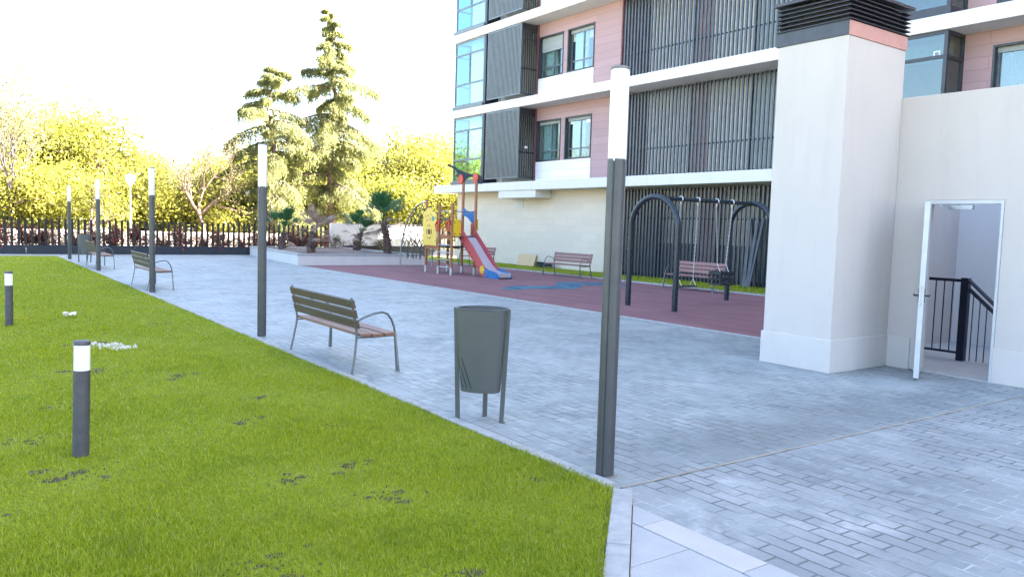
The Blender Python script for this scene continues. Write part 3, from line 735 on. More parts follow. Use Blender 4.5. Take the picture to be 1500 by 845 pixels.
# door: frame, leaf standing open, handle, lock plate, closer
mb = MB(); mb.box(WX-.006, WX+.12, DY1-.045, DY1, 0, DZ); mb.box(WX-.006, WX+.12, DY0, DY0+.03, 0, DZ); mb.box(WX-.006, WX+.12, DY0+.03, DY1-.045, DZ-.045, DZ)
mb.build('door_frame', M['door'], SH)
DR = bpy.data.objects.new('door', None)
hinge = Vector((WX-.0, DY1-.06, 0)); dd = Vector((-.902,-.432,0)).normalized(); dn = Vector((-dd.y, dd.x, 0))
mb = MB(); DW = .80
mb.obox(hinge+dd*(DW/2+.01)+Vector((0,0,1.06)), dd, dn, (0,0,1), DW/2, .028, 1.03)
leaf = mb.build('door', M['door'], SH, bevel=.003)
mb = MB()
for s in (-1, 1):
    b = hinge+dd*(DW-.055)+Vector((0,0,1.0)); mb.tube([b+dn*.028*s, b+dn*.075*s, b+dn*.08*s-dd*.02, b+dn*.08*s-dd*.12], .011, 8)
    mb.obox(b+dn*.031*s, dd, (0,0,1), dn, .022, .08, .004)
mb.build('handle', M['door_dark'], leaf)
mb = MB(); b = hinge+dd*(DW+.0105); mb.obox(b+Vector((0,0,1.0)), dn, (0,0,1), dd, .012, .12, .0015); mb.build('lock_plate', M['galv'], leaf)
mb = MB()
for z in (.3,1.1,1.85): mb.tube([hinge+Vector((-.015,.03,z-.06)), hinge+Vector((-.015,.03,z+.06))], .012, 8)
mb.build('hinge', M['galv'], leaf)
mb = MB(); mb.bar((WX+.05,4.78,DZ-.075),(WX-.22,4.75,DZ-.08),.03,.02); mb.bar((WX+.05,4.78,DZ-.085),(WX+.05,4.5,DZ-.085),.05,.05); mb.build('door_closer', M['galv'], SH)
# inside
mb = MB(); mb.box(WX, 14.8, -8.7, 6.2, -.06, .01); mb.build('stair_floor', M['stair_floor'], SH)
mb = MB(); mb.box(13.3, 13.4, 2.4, 6.2, 0, 3.4); mb.box(WX+.25, 13.3, 2.2, 2.4, 0, 2.9); mb.build('inner_wall', M['stair_wall'], SH)
SR = empty('stair_railing', (11.3,5.1,.01), 'dark navy metal stair railing with thin balusters inside the open doorway', 'railing')
mb = MB(); mb.box(11.26, 11.34, 5.07, 5.17, .01, 1.15); mb.build('newel_post', M['rail'], SR)
mb = MB(); mb.box(11.28, 11.32, 5.17, 6.1, 1.09, 1.13); mb.box(11.285, 11.315, 5.17, 6.1, .1, .13)
for i in range(7): mb.box(11.294, 11.306, 5.28+i*.115, 5.292+i*.115, .13, 1.09)
mb.build('level_rail', M['rail'], SR)
mb = MB(); p0, p1 = Vector((11.3,5.07,1.0)), Vector((11.5,3.9,-.1)); mb.bar(p0, p1, .04, .045)
q0, q1 = Vector((11.2,5.05,1.14)), Vector((11.4,3.85,-.02)); mb.tube([q0, q1], .024, 10)
for i in range(14):
    p = p0+(p1-p0)*(i+.7)/14; mb.tube([p, Vector((p.x, p.y, max(.02, p.z-.98)))], .007, 6)
mb.build('sloping_rail', M['rail'], SR)

# ------------------------------------------------------------------ fence and boundary wall
def fence(x0, x1, y0, label, step, y1=None):
    y1 = y0 if y1 is None else y1
    t = empty('picket_fence', (x0,y0,0), label, 'fence')
    mb = MB(); x = x0; sl = (y1-y0)/(x1-x0)
    yy = lambda x: y0+(x-x0)*sl
    while x < x1-.05:
        e = min(x+2.0, x1); mb.obox(((x+e)/2, yy((x+e)/2), .185), Vector((1,sl,0)).normalized(), Vector((-sl,1,0)).normalized(), (0,0,1), (e-x)/2-.006, .04, .185); x = e
    mb.build('base_panel', M['fence_base'], t)
    mb = MB(); mb.obox(((x0+x1)/2, yy((x0+x1)/2)+.05, .45), Vector((1,sl,0)).normalized(), Vector((-sl,1,0)).normalized(), (0,0,1), (x1-x0)/2, .012, .02); mb.build('rail', M['fence'], t)
    n = int((x1-x0)/step)
    pk = None
    for i in range(n):
        xx = x0+step*(i+.5)
        if pk is None:
            mb = MB(); mb.box(-.048, .048, -.025, .025, 0, 1.08); pk = mb.build('picket', M['fence'], t, world=False, bevel=.004)
            o = pk
        else:
            o = pk.copy(); COL.objects.link(o); o.parent = t
        o.location = (xx-x0, yy(xx)-y0, .372); o.rotation_euler = (0, R(random.uniform(-.4,.4)), R(random.uniform(-3,3)))
    return t
fence(-3.5, 15.35, 37.2, 'long dark picket fence with blue grey base panels closing the courtyard', .235)
fence(20.6, 25.0, 37.0, 'short stretch of dark picket fence between the white garden wall and the building', .235)
bw = empty('garden_wall', (15.4,37.1,0), 'white rendered garden wall with dark coping behind the palms', 'wall')
mb = MB(); mb.box(15.4, 20.6, 37.0, 37.25, -.05, 1.6); mb.build('wall', M['white_wall'], bw, bevel=.01)
mb = MB(); mb.box(16.1, 20.62, 36.97, 37.28, 1.602, 1.64); mb.build('coping', M['coping'], bw)
mb = MB(); mb.box(15.96, 20.6, 36.9, 36.97, -.02, .5); mb.build('base_panel', M['fence_base'], bw)

# ------------------------------------------------------------------ planter and palms
pl = empty('planter', (13,31,0), 'low white walled planting bed holding the palms', 'planter')
PO = [(10.55,28.5),(16.0,28.5),(16.0,36.85),(11.35,36.85)]
PI = [(10.82,28.72),(15.8,28.72),(15.8,36.65),(11.58,36.65)]
mb = MB(); n = 4
mb.add([(x,y,-.02) for x,y in PO]+[(x,y,.385) for x,y in PO]+[(x,y,.385) for x,y in PI]+[(x,y,.1) for x,y in PI],
       [(i,(i+1) % 4,4+(i+1) % 4,4+i) for i in range(4)]+[(4+i,4+(i+1) % 4,8+(i+1) % 4,8+i) for i in range(4)]+[(8+i,8+(i+1) % 4,12+(i+1) % 4,12+i) for i in range(4)])
mb.build('planter_wall', M['white_wall'], pl, bevel=.008)
QO = [(10.52,28.47),(16.03,28.47),(16.03,36.88),(11.32,36.88)]; QI = [(10.85,28.75),(15.77,28.75),(15.77,36.62),(11.61,36.62)]
mb = MB(); mb.add([(x,y,.388) for x,y in QO]+[(x,y,.425) for x,y in QO]+[(x,y,.425) for x,y in QI]+[(x,y,.388) for x,y in QI],
   [(i,(i+1) % 4,4+(i+1) % 4,4+i) for i in range(4)]+[(4+i,4+(i+1) % 4,8+(i+1) % 4,8+i) for i in range(4)]+[(8+i,8+(i+1) % 4,12+(i+1) % 4,12+i) for i in range(4)]+[(12+i,12+(i+1) % 4,(i+1) % 4,i) for i in range(4)])
mb.build('coping', M['kerb'], pl)
mb = MB(); nx, ny = 16, 24
for j in range(ny+1):
    for i in range(nx+1):
        u, v = i/nx, j/ny; xa = PI[0][0]+(PI[3][0]-PI[0][0])*v; mb.v.append((xa+(15.8-xa)*u, 28.72+(36.65-28.72)*v, .36+random.uniform(-.02,.07)*(0 < i < nx and 0 < j < ny)))
for j in range(ny):
    for i in range(nx): a = j*(nx+1)+i; mb.f.append((a,a+1,a+nx+2,a+nx+1))
mb.build('soil', M['planter_soil'], pl, smooth=True)

def fan_leaf(mb_v, mb_f, base, direc, length, fan_r, nseg, spread, droop):
    """petiole + palmate fan, added to lists; returns nothing"""
    d = Vector(direc).normalized(); side = d.cross(Vector((0,0,1)));
    side = side.normalized() if side.length > 1e-3 else Vector((1,0,0)); up = side.cross(d).normalized()
    def quad(a, b, c, e):
        n = len(mb_v); mb_v.extend([a, b, c, e]); mb_f.append((n, n+1, n+2, n+3))
    base = Vector(base); tip = base + d*length - Vector((0,0,droop*.3*length)); quad(base-side*.012, base+side*.012, tip+side*.009, tip-side*.009)
    for i in range(nseg):
        a = (i/(nseg-1)-.5)*spread; dr = d*math.cos(a)+side*math.sin(a)
        r = fan_r*(.75+.25*math.cos(a))*random.uniform(.85,1.05); w = .019
        mid = tip+dr*r*.55+up*.03*math.cos(a*3); end = tip+dr*r-Vector((0,0,droop*r*random.uniform(.25,.6)))
        pr = (side*math.cos(a)-d*math.sin(a))
        quad(tip, tip+pr*.004, mid+pr*w, mid-pr*w); quad(mid-pr*w, mid+pr*w, end+pr*.003, end-pr*.003)
def palm(loc, label, trunk_h, green, dead, gmat, size=1, lean=(0,0), seed=1):
    random.seed(seed)
    t = empty('palm_tree', loc, label, 'palm tree', 'palms in the planter')
    mb = MB(); pts, rr = [], []
    for i in range(8):
        f = i/7; pts.append((lean[0]*f*f, lean[1]*f, trunk_h*f-.03)); rr.append((.17-.05*f)*(1+.12*(i % 2)))
    mb.tube(pts, rr, 10)
    for i in range(int(95*trunk_h)):                    # old leaf bases
        f = random.uniform(.03,1); a = i*2.4; r = .15-.04*f; z = trunk_h*f
        c = Vector((lean[0]*f*f+r*math.cos(a), lean[1]*f+r*math.sin(a), z)); o_ = Vector((math.cos(a), math.sin(a), .8)).normalized()
        mb.bar(c-o_*.03, c+o_*random.uniform(.05,.12), .05, .022, (0,0,1))
    mb.build('trunk', M['trunk_palm'], t, world=False)
    top = Vector((lean[0], lean[1], trunk_h))
    for (nm, num, mat, lo, hi, dr) in (('fronds', green, gmat, 36, 88, .1), ('dead_fronds', dead, M['palm_dead'], -30, 40, .55)):
        if not num: continue
        vs, fs = [], []
        for i in range(num):
            a = i*2.39996+random.uniform(-.3,.3); e = R(random.uniform(lo, hi)); d = (math.cos(a)*math.cos(e), math.sin(a)*math.cos(e), math.sin(e))
            fan_leaf(vs, fs, top+Vector(d)*.05-Vector((0,0,random.uniform(0,.12) if nm == 'fronds' else random.uniform(.05,.25))), d, size*(random.uniform(.42,.72) if nm == 'fronds' else random.uniform(.25,.4)), (size*.9 if nm == 'fronds' else size*.75)*random.uniform(.42,.66), 15, R(random.uniform(70,105)) if nm == 'fronds' else R(75), dr)
        np_mesh(nm, np.array([tuple(p) for p in vs]), np.array(fs), mat, t)
    return t
palm((12.1,34.6,.36), 'small palm with an upright bright green tuft, leftmost in the planter', .75, 17, 4, M['palm_green'], 1.2, (.05,0), 3)
palm((12.0,30.9,.36), 'palm with drooping dry grey-brown fronds and a dark stocky trunk', .85, 10, 13, M['palm_dead'], 1.15, (.1,.0), 4)
palm((15.3,33.8,.36), 'leaning palm with dark green fans in front of the white garden wall', .8, 16, 8, M['palm_green'], 1.2, (.2,.0), 5)
palm((15.45,30.9,.36), 'tallest palm with a blue-green crown over a pale dry skirt', 1.4, 22, 14, M['palm_green'], 1.35, (-.25,.0), 6)

# ------------------------------------------------------------------ leaf clouds, shrubs, trees
def leaf_cloud(centres, sig, per, size, asp=.5, flat=1.0):
    C = np.repeat(np.asarray(centres), per, 0); n = len(C)
    P = C+rng.normal(0, 1, (n, 3))*np.array([sig, sig, sig*flat])
    a = rng.normal(0, 1, (n, 3)); a /= np.linalg.norm(a, axis=1)[:, None]
    b = np.cross(a, rng.normal(0, 1, (n, 3))); b /= np.linalg.norm(b, axis=1)[:, None]
    s = size*rng.uniform(.6, 1.4, (n, 1))
    V = np.stack([P-a*s, P+b*s*asp, P+a*s, P-b*s*asp], 1).reshape(-1, 3)
    return V, np.arange(n*4).reshape(-1, 4)
def grow(mb, tips, p, d, length, r, depth, maxd, nch, ang, up, n=6, wob=.18):
    pts, rr = [Vector(p)], [r]; q = Vector(p); dd = Vector(d).normalized(); seg = 5
    for i in range(seg):
        dd = (dd+Vector((random.gauss(0,wob),random.gauss(0,wob),random.gauss(0,wob)+up))).normalized(); q = q+dd*length/seg; pts.append(q.copy()); rr.append(r*(1-.62*(i+1)/seg))
    mb.tube(pts, rr, n if depth < 2 else 4, cap=False)
    if depth >= maxd-1: tips.extend(pts[2:])
    if depth < maxd:
        for k in range(nch[depth]):
            i = random.choice((2,3,4,5)) if depth else random.choice((3,4,5)); b = pts[i]; ax = (pts[i]-pts[i-1]).normalized()
            o_ = ax.orthogonal().normalized(); o_ = Matrix.Rotation(random.uniform(0,6.28), 3, ax) @ o_; an = R(random.uniform(*ang))
            grow(mb, tips, b, ax*math.cos(an)+o_*math.sin(an), length*random.uniform(.5,.78), rr[i]*.8, depth+1, maxd, nch, ang, up, n, wob)
def deciduous(name, label, cat, loc, H, leafmat, bark, seed, nch=(6,5,4), per=10, size=.16, sig=.35, group=None, trunk=.38, ang=(28,60), up=.06, rad=.02, maxd=3):
    random.seed(seed)
    t = empty(name, loc, label, cat, group)
    mb, tips = MB(), []
    grow(mb, tips, (0,0,-.1), (random.gauss(0,.06),random.gauss(0,.06),1), H*trunk, H*rad, 0, maxd, nch, ang, up)
    zmax = max(p.z for p in tips); f = H/zmax
    mb.v = [tuple(Vector(p)*f) for p in mb.v]; mb.build('trunk', bark, t, world=False, smooth=True)
    V, F = leaf_cloud([tuple(p*f) for p in tips], sig, per, size)
    k = V.reshape(-1,4,3)[:, :, 2].min(1) > .15; V = V.reshape(-1,4,3)[k].reshape(-1,3); F = np.arange(len(V)).reshape(-1,4)
    np_mesh('crown', V, F, leafmat, t); return t
BG = 'yellow green trees beyond the fence'
lab_far = 'bushy yellow-green tree in the dense row of park trees beyond the fence'
v1 = deciduous('park_tree', lab_far, 'tree', (5.2,58,-.06), 8.6, M['leaf_a'], M['bark'], 11, (7,6,5), 9, .115, .5, BG, trunk=.36)
v2 = deciduous('park_tree', lab_far, 'tree', (7.6,59,-.06), 8.8, M['leaf_b'], M['bark'], 12, (7,6,5), 9, .115, .5, BG, trunk=.34, ang=(30,70))
v3 = deciduous('park_tree', lab_far, 'tree', (30.5,58,-.06), 9.6, M['leaf_a'], M['bark'], 13, (8,6,5), 9, .115, .5, BG, trunk=.33, ang=(25,55))
for i, (x, y, h, v) in enumerate(((1.0,57,8.2,v2),(3.2,62,8.2,v3),(9.6,61,7.2,v1),(11.6,58,6.0,v2),(13.8,60,6.0,v3),(16.2,59,6.6,v1),(18.6,61,7.3,v2),(20.8,58,7.4,v3),
                                  (23.4,62,7.4,v1),(26.2,63,7.6,v2),(28.2,61,8.6,v1),(33.2,60,9.8,v2),(35.8,57,9.6,v3),(38.5,60,9.8,v1),(-1.5,60,8.6,v1),(41,64,9,v2))):
    c = copy_tree(v); c.location = (x, y, -.06); s = h/{v1:8.6, v2:8.8, v3:9.6}[v]; c.scale = (s*1.1, s*1.1, s); c.rotation_euler = (0,0,i*1.7)
lab_low = 'low rounded yellow-green bush tree in the row just beyond the path'
w1 = deciduous('bush_tree', lab_low, 'tree', (4.2,49.5,-.06), 4.6, M['leaf_b'], M['bark'], 21, (8,6,4), 12, .09, .42, 'low bushes beyond the path', trunk=.28, ang=(35,80), up=.02)
w2 = deciduous('bush_tree', lab_low, 'tree', (7.0,51,-.06), 4.9, M['leaf_a'], M['bark'], 22, (8,6,4), 12, .09, .42, 'low bushes beyond the path', trunk=.25, ang=(35,80), up=.02)
for i, (x, y, h, v) in enumerate(((1.2,50,4.6,w2),(9.6,52,4.3,w1),(12.4,51.5,4.3,w2),(15.0,52.5,4.6,w1),(17.6,51,4.6,w2),(20.4,53.5,4.8,w1),(23.4,54,4.9,w2),(26.5,53,5.6,w1),(29.6,53,5.8,w2),(-1.8,51,5,w1),(32.5,54,5.5,w1))):
    c = copy_tree(v); c.location = (x, y, -.06); s = h/4.7; c.scale = (s*1.15, s*1.15, s); c.rotation_euler = (0,0,i*2.3)
# open bare-limbed tree and slim birches
bt = deciduous('bare_tree', 'nearly leafless tree with a forked brown trunk standing alone behind the fence', 'tree', (11.6,46.5,-.06), 7.6, M['leaf_sparse'], M['bark'], 36, (5,7,6), 2, .06, .3, None, trunk=.4, ang=(25,52), up=.05, rad=.019)
for i, (x, y, h, lab) in enumerate(((2.35,47,10.2,'tall slender birch with few pale leaves, at the edge of the view'),(3.4,48,9.2,'second slim birch with thin upright stems, right of the tallest one'),(1.2,48.5,9.6,'thin birch half out of view at the edge of the park'))):
    deciduous('birch_tree', lab, 'tree', (x, y, -.06), h, M['leaf_sparse'], M['bark_pale'], 41+i, (6,5,4), 3, .07, .35, None, trunk=.5, ang=(12,32), up=.12, rad=.009)
sb = deciduous('bare_tree', 'small half-leafed tree with forked stems behind the fence, left of the first lamp lantern', 'tree', (5.1,44.5,-.06), 3.8, M['leaf_b'], M['bark'], 51, (5,5,4), 4, .08, .25, None, trunk=.36, ang=(25,55), rad=.018)

# cedars
def cedar(label, loc, H, seed, levels, lower):
    random.seed(seed)
    t = empty('cedar_tree', loc, label, 'tree')
    mb = MB(); pts = [(random.gauss(0,.03)*i, random.gauss(0,.03)*i, H*i/10) for i in range(11)]; pts[0] = (0,0,-.1)
    mb.tube(pts, [.3*(H/15)*(1-.95*i/10)+.015 for i in range(11)], 8)
    Vs = []
    def trunk_at(z): f = max(0, min(9.999, z/H*10)); i = int(f); a, b = Vector(pts[i]), Vector(pts[i+1]); return a+(b-a)*(f-i)
    for (fz, L, az, el) in levels:
        b = trunk_at(fz*H); d = Vector((math.cos(az), math.sin(az), el)).normalized(); q = b.copy(); path, rr = [b.copy()], [.07*L/3+.012]; ns = 9
        for i in range(ns):
            d = (d+Vector((random.gauss(0,.07),random.gauss(0,.07),-.075+random.gauss(0,.05)))).normalized(); q = q+d*L/ns; path.append(q.copy()); rr.append(rr[0]*(1-.9*(i+1)/ns))
        mb.tube(path, rr, 5, cap=False)
        for i in range(1, ns+1):
            p = path[i]; f = i/ns
            ax = (path[i]-path[i-1]).normalized(); sd = ax.cross(Vector((0,0,1))).normalized()
            wdt = L*.3*(1-.75*f)*min(1, f*3)+.1
            for s in (-1, 1):                                  # side twigs with hanging sprays
                for j in range(2):
                    l = wdt*random.uniform(.45,1.1); e = p+ax*random.uniform(-.18,.22)+sd*s*l+ax*l*.5-Vector((0,0,l*random.uniform(.2,.75)))
                    mb.tube([p, (p+e)/2+Vector((0,0,.03)), e], [.012,.008,.004], 3, cap=False)
                    for k in range(6):
                        u = (k+.6)/6; c = p+(e-p)*u; Vs.append((tuple(c), tuple((e-p).normalized()), (.4+random.random()*.9)*min(1, L/2.4)))
            for k in range(3): Vs.append((tuple(p+Vector((random.gauss(0,.06),random.gauss(0,.06),0))), tuple(ax), min(1, L/2.4)))
    mb.build('trunk', M['bark'], t, world=False, smooth=True)
    C = np.array([v[0] for v in Vs]); D = np.array([v[1] for v in Vs]); S = np.array([v[2] for v in Vs]); per = 8
    C, D, S = np.repeat(C, per, 0), np.repeat(D, per, 0), np.repeat(S, per, 0); n = len(C)
    C = C+rng.normal(0, .085, (n,3))*np.clip(S, .35, 1)[:,None]-np.abs(rng.normal(0, .36, (n,1)))*np.array([[0,0,1.0]])*S[:,None]
    a = D*.5+rng.normal(0,.45,(n,3))+np.array([[0,0,-.65]]); a /= np.linalg.norm(a, axis=1)[:,None]
    b = np.cross(a, rng.normal(0,1,(n,3))); b /= np.linalg.norm(b, axis=1)[:,None]; s = rng.uniform(.06,.15,(n,1))
    V = np.stack([C-a*s, C+b*s*.2, C+a*s, C-b*s*.2], 1).reshape(-1,3)
    np_mesh('crown', V, np.arange(n*4).reshape(-1,4), M['leaf_cedar'], t); return t
def whorls(n, seed, prof):
    random.seed(seed); out = []
    for i in range(n):
        f = .13+.85*((i+random.random())/n)
        L = np.interp(f, [p[0] for p in prof], [p[1] for p in prof])*random.choice((.45,.7,.85,1.0,1.15))
        out.append((f, L, i*2.39996+random.uniform(-.5,.5), np.interp(f, [.1,.5,.8,1], [-.02,.12,.25,.6])+random.uniform(-.1,.12)))
    return out
cedar('tallest conifer with drooping tiered branches and a pointed top', (20.4,49,-.06), 15.6, 61, whorls(62, 5, [(.1,3.6),(.4,3.0),(.66,2.7),(.8,1.4),(.9,.75),(1,.2)]), 0)
cedar('shorter cedar with flat spreading tiers, left of the tallest conifer', (16.3,48.5,-.06), 11.3, 62, whorls(36, 9, [(.1,3.4),(.5,3.3),(.75,2.7),(.92,1.4),(1,.5)]), 0)

# reddish shrubs behind the fence, rose bushes by the wall
random.seed(71)
def shrub(name, label, cat, loc, H, mat, seed, per, size, group, spread=(20,55)):
    random.seed(seed); t = empty(name, loc, label, cat, group); mb, tips = MB(), []
    for k in range(5): grow(mb, tips, (random.gauss(0,.08),random.gauss(0,.08),-.05), (random.gauss(0,.35),random.gauss(0,.35),1), H*.62, .012, 1, 3, (0,4,3), spread, .08, 4)
    mb.build('stems', M['bark'], t, world=False); V, F = leaf_cloud([tuple(p) for p in tips], .07, per, size); np_mesh('leaves', V, F, mat, t); return t
RG = 'reddish shrubs behind the fence'; rl = 'thin reddish-leaved shrub showing through the dark picket fence'
s1 = shrub('red_shrub', rl, 'shrub', (-.5,37.9,-.06), 1.15, M['leaf_red'], 72, 4, .05, RG); s2 = shrub('red_shrub', rl, 'shrub', (.5,37.95,-.06), 1.2, M['leaf_red'], 73, 4, .05, RG)
for i in range(16):
    c = copy_tree(s1 if i % 2 else s2); c.location = (1.4+i*.88, 37.9+random.uniform(-.1,.25), -.06); s = random.uniform(.8,1.15); c.scale = (s,s,s); c.rotation_euler = (0,0,random.uniform(0,6))
for i, (x, y, h, lab) in enumerate(((14.6,35.6,.75,'red-tinged rose bush at the end of the garden wall'),(16.7,36.4,.8,'thorny leafy rose bush against the white wall between two palms'),(17.9,36.4,.9,'rose bush against the white wall behind the climbing net'),(15.2,36.2,.7,'low green rose bush in front of the wall pillar'))):
    shrub('rose_bush', lab, 'shrub', (x, y, .36 if x < 15.8 else .03), h, M['leaf_red'] if i == 0 else M['leaf_rose'], 80+i, 3, .03, None)

pw = empty('park_wall', (5,45.6,0), 'low pale sunlit wall beyond the picket fence', 'wall')
mb = MB(); mb.box(-8,16.5,45.6,45.85,-.06,.86); mb.build('wall', paint('park_wall_render', (.36,.3,.28), .9, 0, .2, 1.5, .3, .2, 'pos'), pw, bevel=.02)
# park lanterns
def lantern(loc, h, label):
    t = empty('park_lantern', loc, label, 'street lamp', 'white park lanterns')
    mb = MB(); mb.tube([(0,0,0),(0,0,h*.96)], [.045,.03], 10); mb.build('pole', M['galv'], t, world=False, smooth=True)
    mb = MB(); mb.lathe([(.06,h*.93),(.2,h*.99),(.26,h*1.05)], 16); mb.build('lantern_glass', M['lamp_white'], t, world=False, smooth=True)
    mb = MB(); mb.lathe([(.28,h*1.05),(.26,h*1.07),(.05,h*1.1)], 16); mb.build('lantern_hood', M['galv'], t, world=False, smooth=True)
lantern((7.55,44.2,-.06), 3.5, 'white post-top park lantern behind the fence between the second and third lamp posts')
lantern((15.2,49.5,-.06), 3.2, 'white park lantern behind the fence close to the fourth lamp post')

# ------------------------------------------------------------------ play tower
PT = empty('play_tower', (14.15,23.5,.004), 'wooden post climbing tower with red slide, yellow panel and rope net', 'play equipment')
POSTS = {'A':(13.7,24.4,2.56),'B':(13.6,23.35,2.42),'C':(13.66,22.6,2.4),'D':(14.69,23.6,3.3),'E':(14.61,24.44,1.95),'F':(14.63,22.68,3.27)}
for k, (x, y, h) in POSTS.items():
    mb = MB(); mb.tube([(x,y,.12),(x,y,h-.012),(x,y,h)], [.05,.05,.042], 16); p = mb.build('post', M['post_wood'], PT, smooth=True)
    mb = MB(); mb.lathe([(.056,0),(.056,.24)], 16, (x,y)); mb.build('post_shoe', M['galv'], p, smooth=True)
mb = MB(); mb.box(13.66,14.66,23.36,24.44,.9,.95); mb.build('platform', M['steel_grey'], PT); mb = MB(); mb.box(13.66,14.66,22.6,23.35,1.27,1.32); mb.build('platform', M['steel_grey'], PT)
mb = MB(); mb.box(13.62,13.66,23.4,24.36,.84,.95); mb.box(14.6,14.64,23.65,24.4,.84,.95); mb.box(13.6,13.64,22.65,23.3,1.2,1.34); mb.build('platform_beam', M['post_wood'], PT)
yz = lambda X0, X1: (lambda p: (X0, p[0], p[1]), lambda p: (X1, p[0], p[1]))
def circ(cy, cz, r, n=24, a0=0, a1=2*math.pi): return [(cy+r*math.cos(a0+(a1-a0)*i/n), cz+r*math.sin(a0+(a1-a0)*i/n)) for i in range(n)]
P = [(24.37,.95),(23.43,.95),(23.43,2.02),(23.5,2.1)]+[(23.9+.3*math.cos(a), 2.02+.22*math.sin(a)) for a in [math.pi*i/8 for i in range(9)]][::1]+[(24.3,2.08),(24.37,2.0)]
P = [(23.43,.95),(24.37,.95),(24.37,2.02),(24.3,2.12),(24.18,2.13),(24.08,2.22),(23.95,2.26),(23.8,2.22),(23.72,2.13),(23.55,2.12),(23.43,2.02)]
mb = MB(); mb.prism(P, *yz(13.53,13.55)); pn = mb.build('side_panel', M['yellow'], PT, bevel=.003)
mb = MB(); mb.prism(circ(23.66,1.88,.09), *yz(13.522,13.532)); mb.build('teal_spot', M['teal'], pn)
mb = MB(); mb.prism(circ(23.91,1.42,.1), *yz(13.522,13.532)); mb.prism(circ(23.91,1.42,.045), *yz(13.512,13.523))
for a0, a1, r in ((.9,2.2,.19),(4.0,5.4,.19),(-.5,.5,.17),(2.65,3.6,.17)):
    q = [(13.524, 23.91+r*math.cos(a0+(a1-a0)*i/8), 1.42+r*1.2*math.sin(a0+(a1-a0)*i/8)) for i in range(9)]; mb.tube(q, .01, 5)
for (y, z) in ((24.2,2.0),(24.1,1.86),(24.02,2.02),(23.9,1.9),(23.82,2.06)): mb.tube([(13.524,y,z),(13.524,y-.03,z-.07),(13.524,y-.08,z-.05)], .008, 5)
mb.build('drawing', M['brown'], pn)
mb = MB()
for y, z in ((24.32,1.1),(24.32,1.5),(24.32,1.9),(23.48,1.1),(23.48,1.5),(23.48,1.9)): mb.prism(circ(y,z,.02,10), *yz(13.518,13.531))
mb.build('bolts', M['black'], pn)
xz = lambda Y0, Y1: (lambda p: (p[0], Y0, p[1]), lambda p: (p[0], Y1, p[1]))
mb = MB(); mb.prism([(13.68,1.3),(13.94,1.3),(13.97,1.4),(13.97,1.8),(13.9,1.88),(13.72,1.86),(13.68,1.78)], *xz(22.535,22.552)); pn = mb.build('guard_panel', M['yellow2'], PT, bevel=.003)
mb = MB()
for x, z in ((13.72,1.38),(13.92,1.38),(13.72,1.76),(13.92,1.8)): mb.prism(circ(x,z,.022,10), *xz(22.525,22.536))
mb.build('bolts', M['black'], pn)
mb = MB(); mb.prism([(22.62,1.5),(22.75,1.55),(22.78,1.75),(22.7,1.88),(22.62,1.9)], *yz(14.69,14.71)); mb.build('guard_panel', M['yellow2'], PT, bevel=.003)
mb = MB(); mb.prism(smooth_poly([(23.56,2.32),(23.56,2.0),(23.34,1.99),(23.1,1.86),(22.96,1.74),(22.72,1.74),(22.72,2.2),(23.0,2.15),(23.3,2.18)],1), *yz(14.66,14.68)); mb.build('guard_panel', M['blue'], PT, bevel=.003)
for (y, s) in ((23.3,-1),(22.62,1)):                       # red grab handles beside the ladder
    mb = MB(); c = y+.1*-s; q = [(13.53, y+(-.02+.21*math.sin(math.pi*i/12))*(-s if False else (1 if s < 0 else 1))*1.0, 1.82-.34*i/12) for i in range(13)]
    mb.tube(q, .028, 8); mb.box(13.515,13.55,y-.06,y+.0,1.46,1.84); mb.build('grab_handle', M['red2'], PT, smooth=True)
mb = MB(); mb.tube([(13.6,23.35,2.12),(13.66,22.6,2.12)], .014, 8); mb.tube([(13.66,22.6,2.12),(14.63,22.68,2.14)], .014, 8); mb.build('top_bar', M['galv'], PT, smooth=True)
for z in (.25,.5,.74,1.0):
    mb = MB(); mb.tube([(13.57,23.33,z),(13.62,22.62,z)], .017, 8); mb.build('rung', M['galv'], PT, smooth=True)
# slide
SL = MB(); bed = [(22.85,1.33),(22.6,1.27),(22.3,1.03),(21.9,.69),(21.5,.38),(21.25,.25),(20.95,.19),(20.5,.17)]
for (a, b) in zip(bed[:-1], bed[1:]):
    SL.add([(14.14,*a),(14.6,*a),(14.6,*b),(14.14,*b),(14.14,a[0],a[1]-.02),(14.6,a[0],a[1]-.02),(14.6,b[0],b[1]-.02),(14.14,b[0],b[1]-.02)], [(0,1,2,3),(7,6,5,4),(0,3,7,4),(1,5,6,2),(0,4,5,1),(3,2,6,7)])
SL.box(14.14,14.6,20.46,20.5,.05,.19)
slide = SL.build('slide', M['slide_steel'], PT)
railp = [(22.95,1.3),(22.95,1.72),(22.86,1.78),(22.73,1.74),(22.64,1.52),(22.45,1.35),(22.27,1.21),(21.9,.91),(21.62,.66),(21.4,.45),(21.22,.33),(21.22,.05),(21.3,.0),(21.55,.17),(22.03,.57),(22.69,1.08)]
bluep = [(21.215,.33),(21.05,.27),(20.75,.23),(20.55,.2),(20.45,.1),(20.44,.004),(21.2,.004),(21.215,.05)]
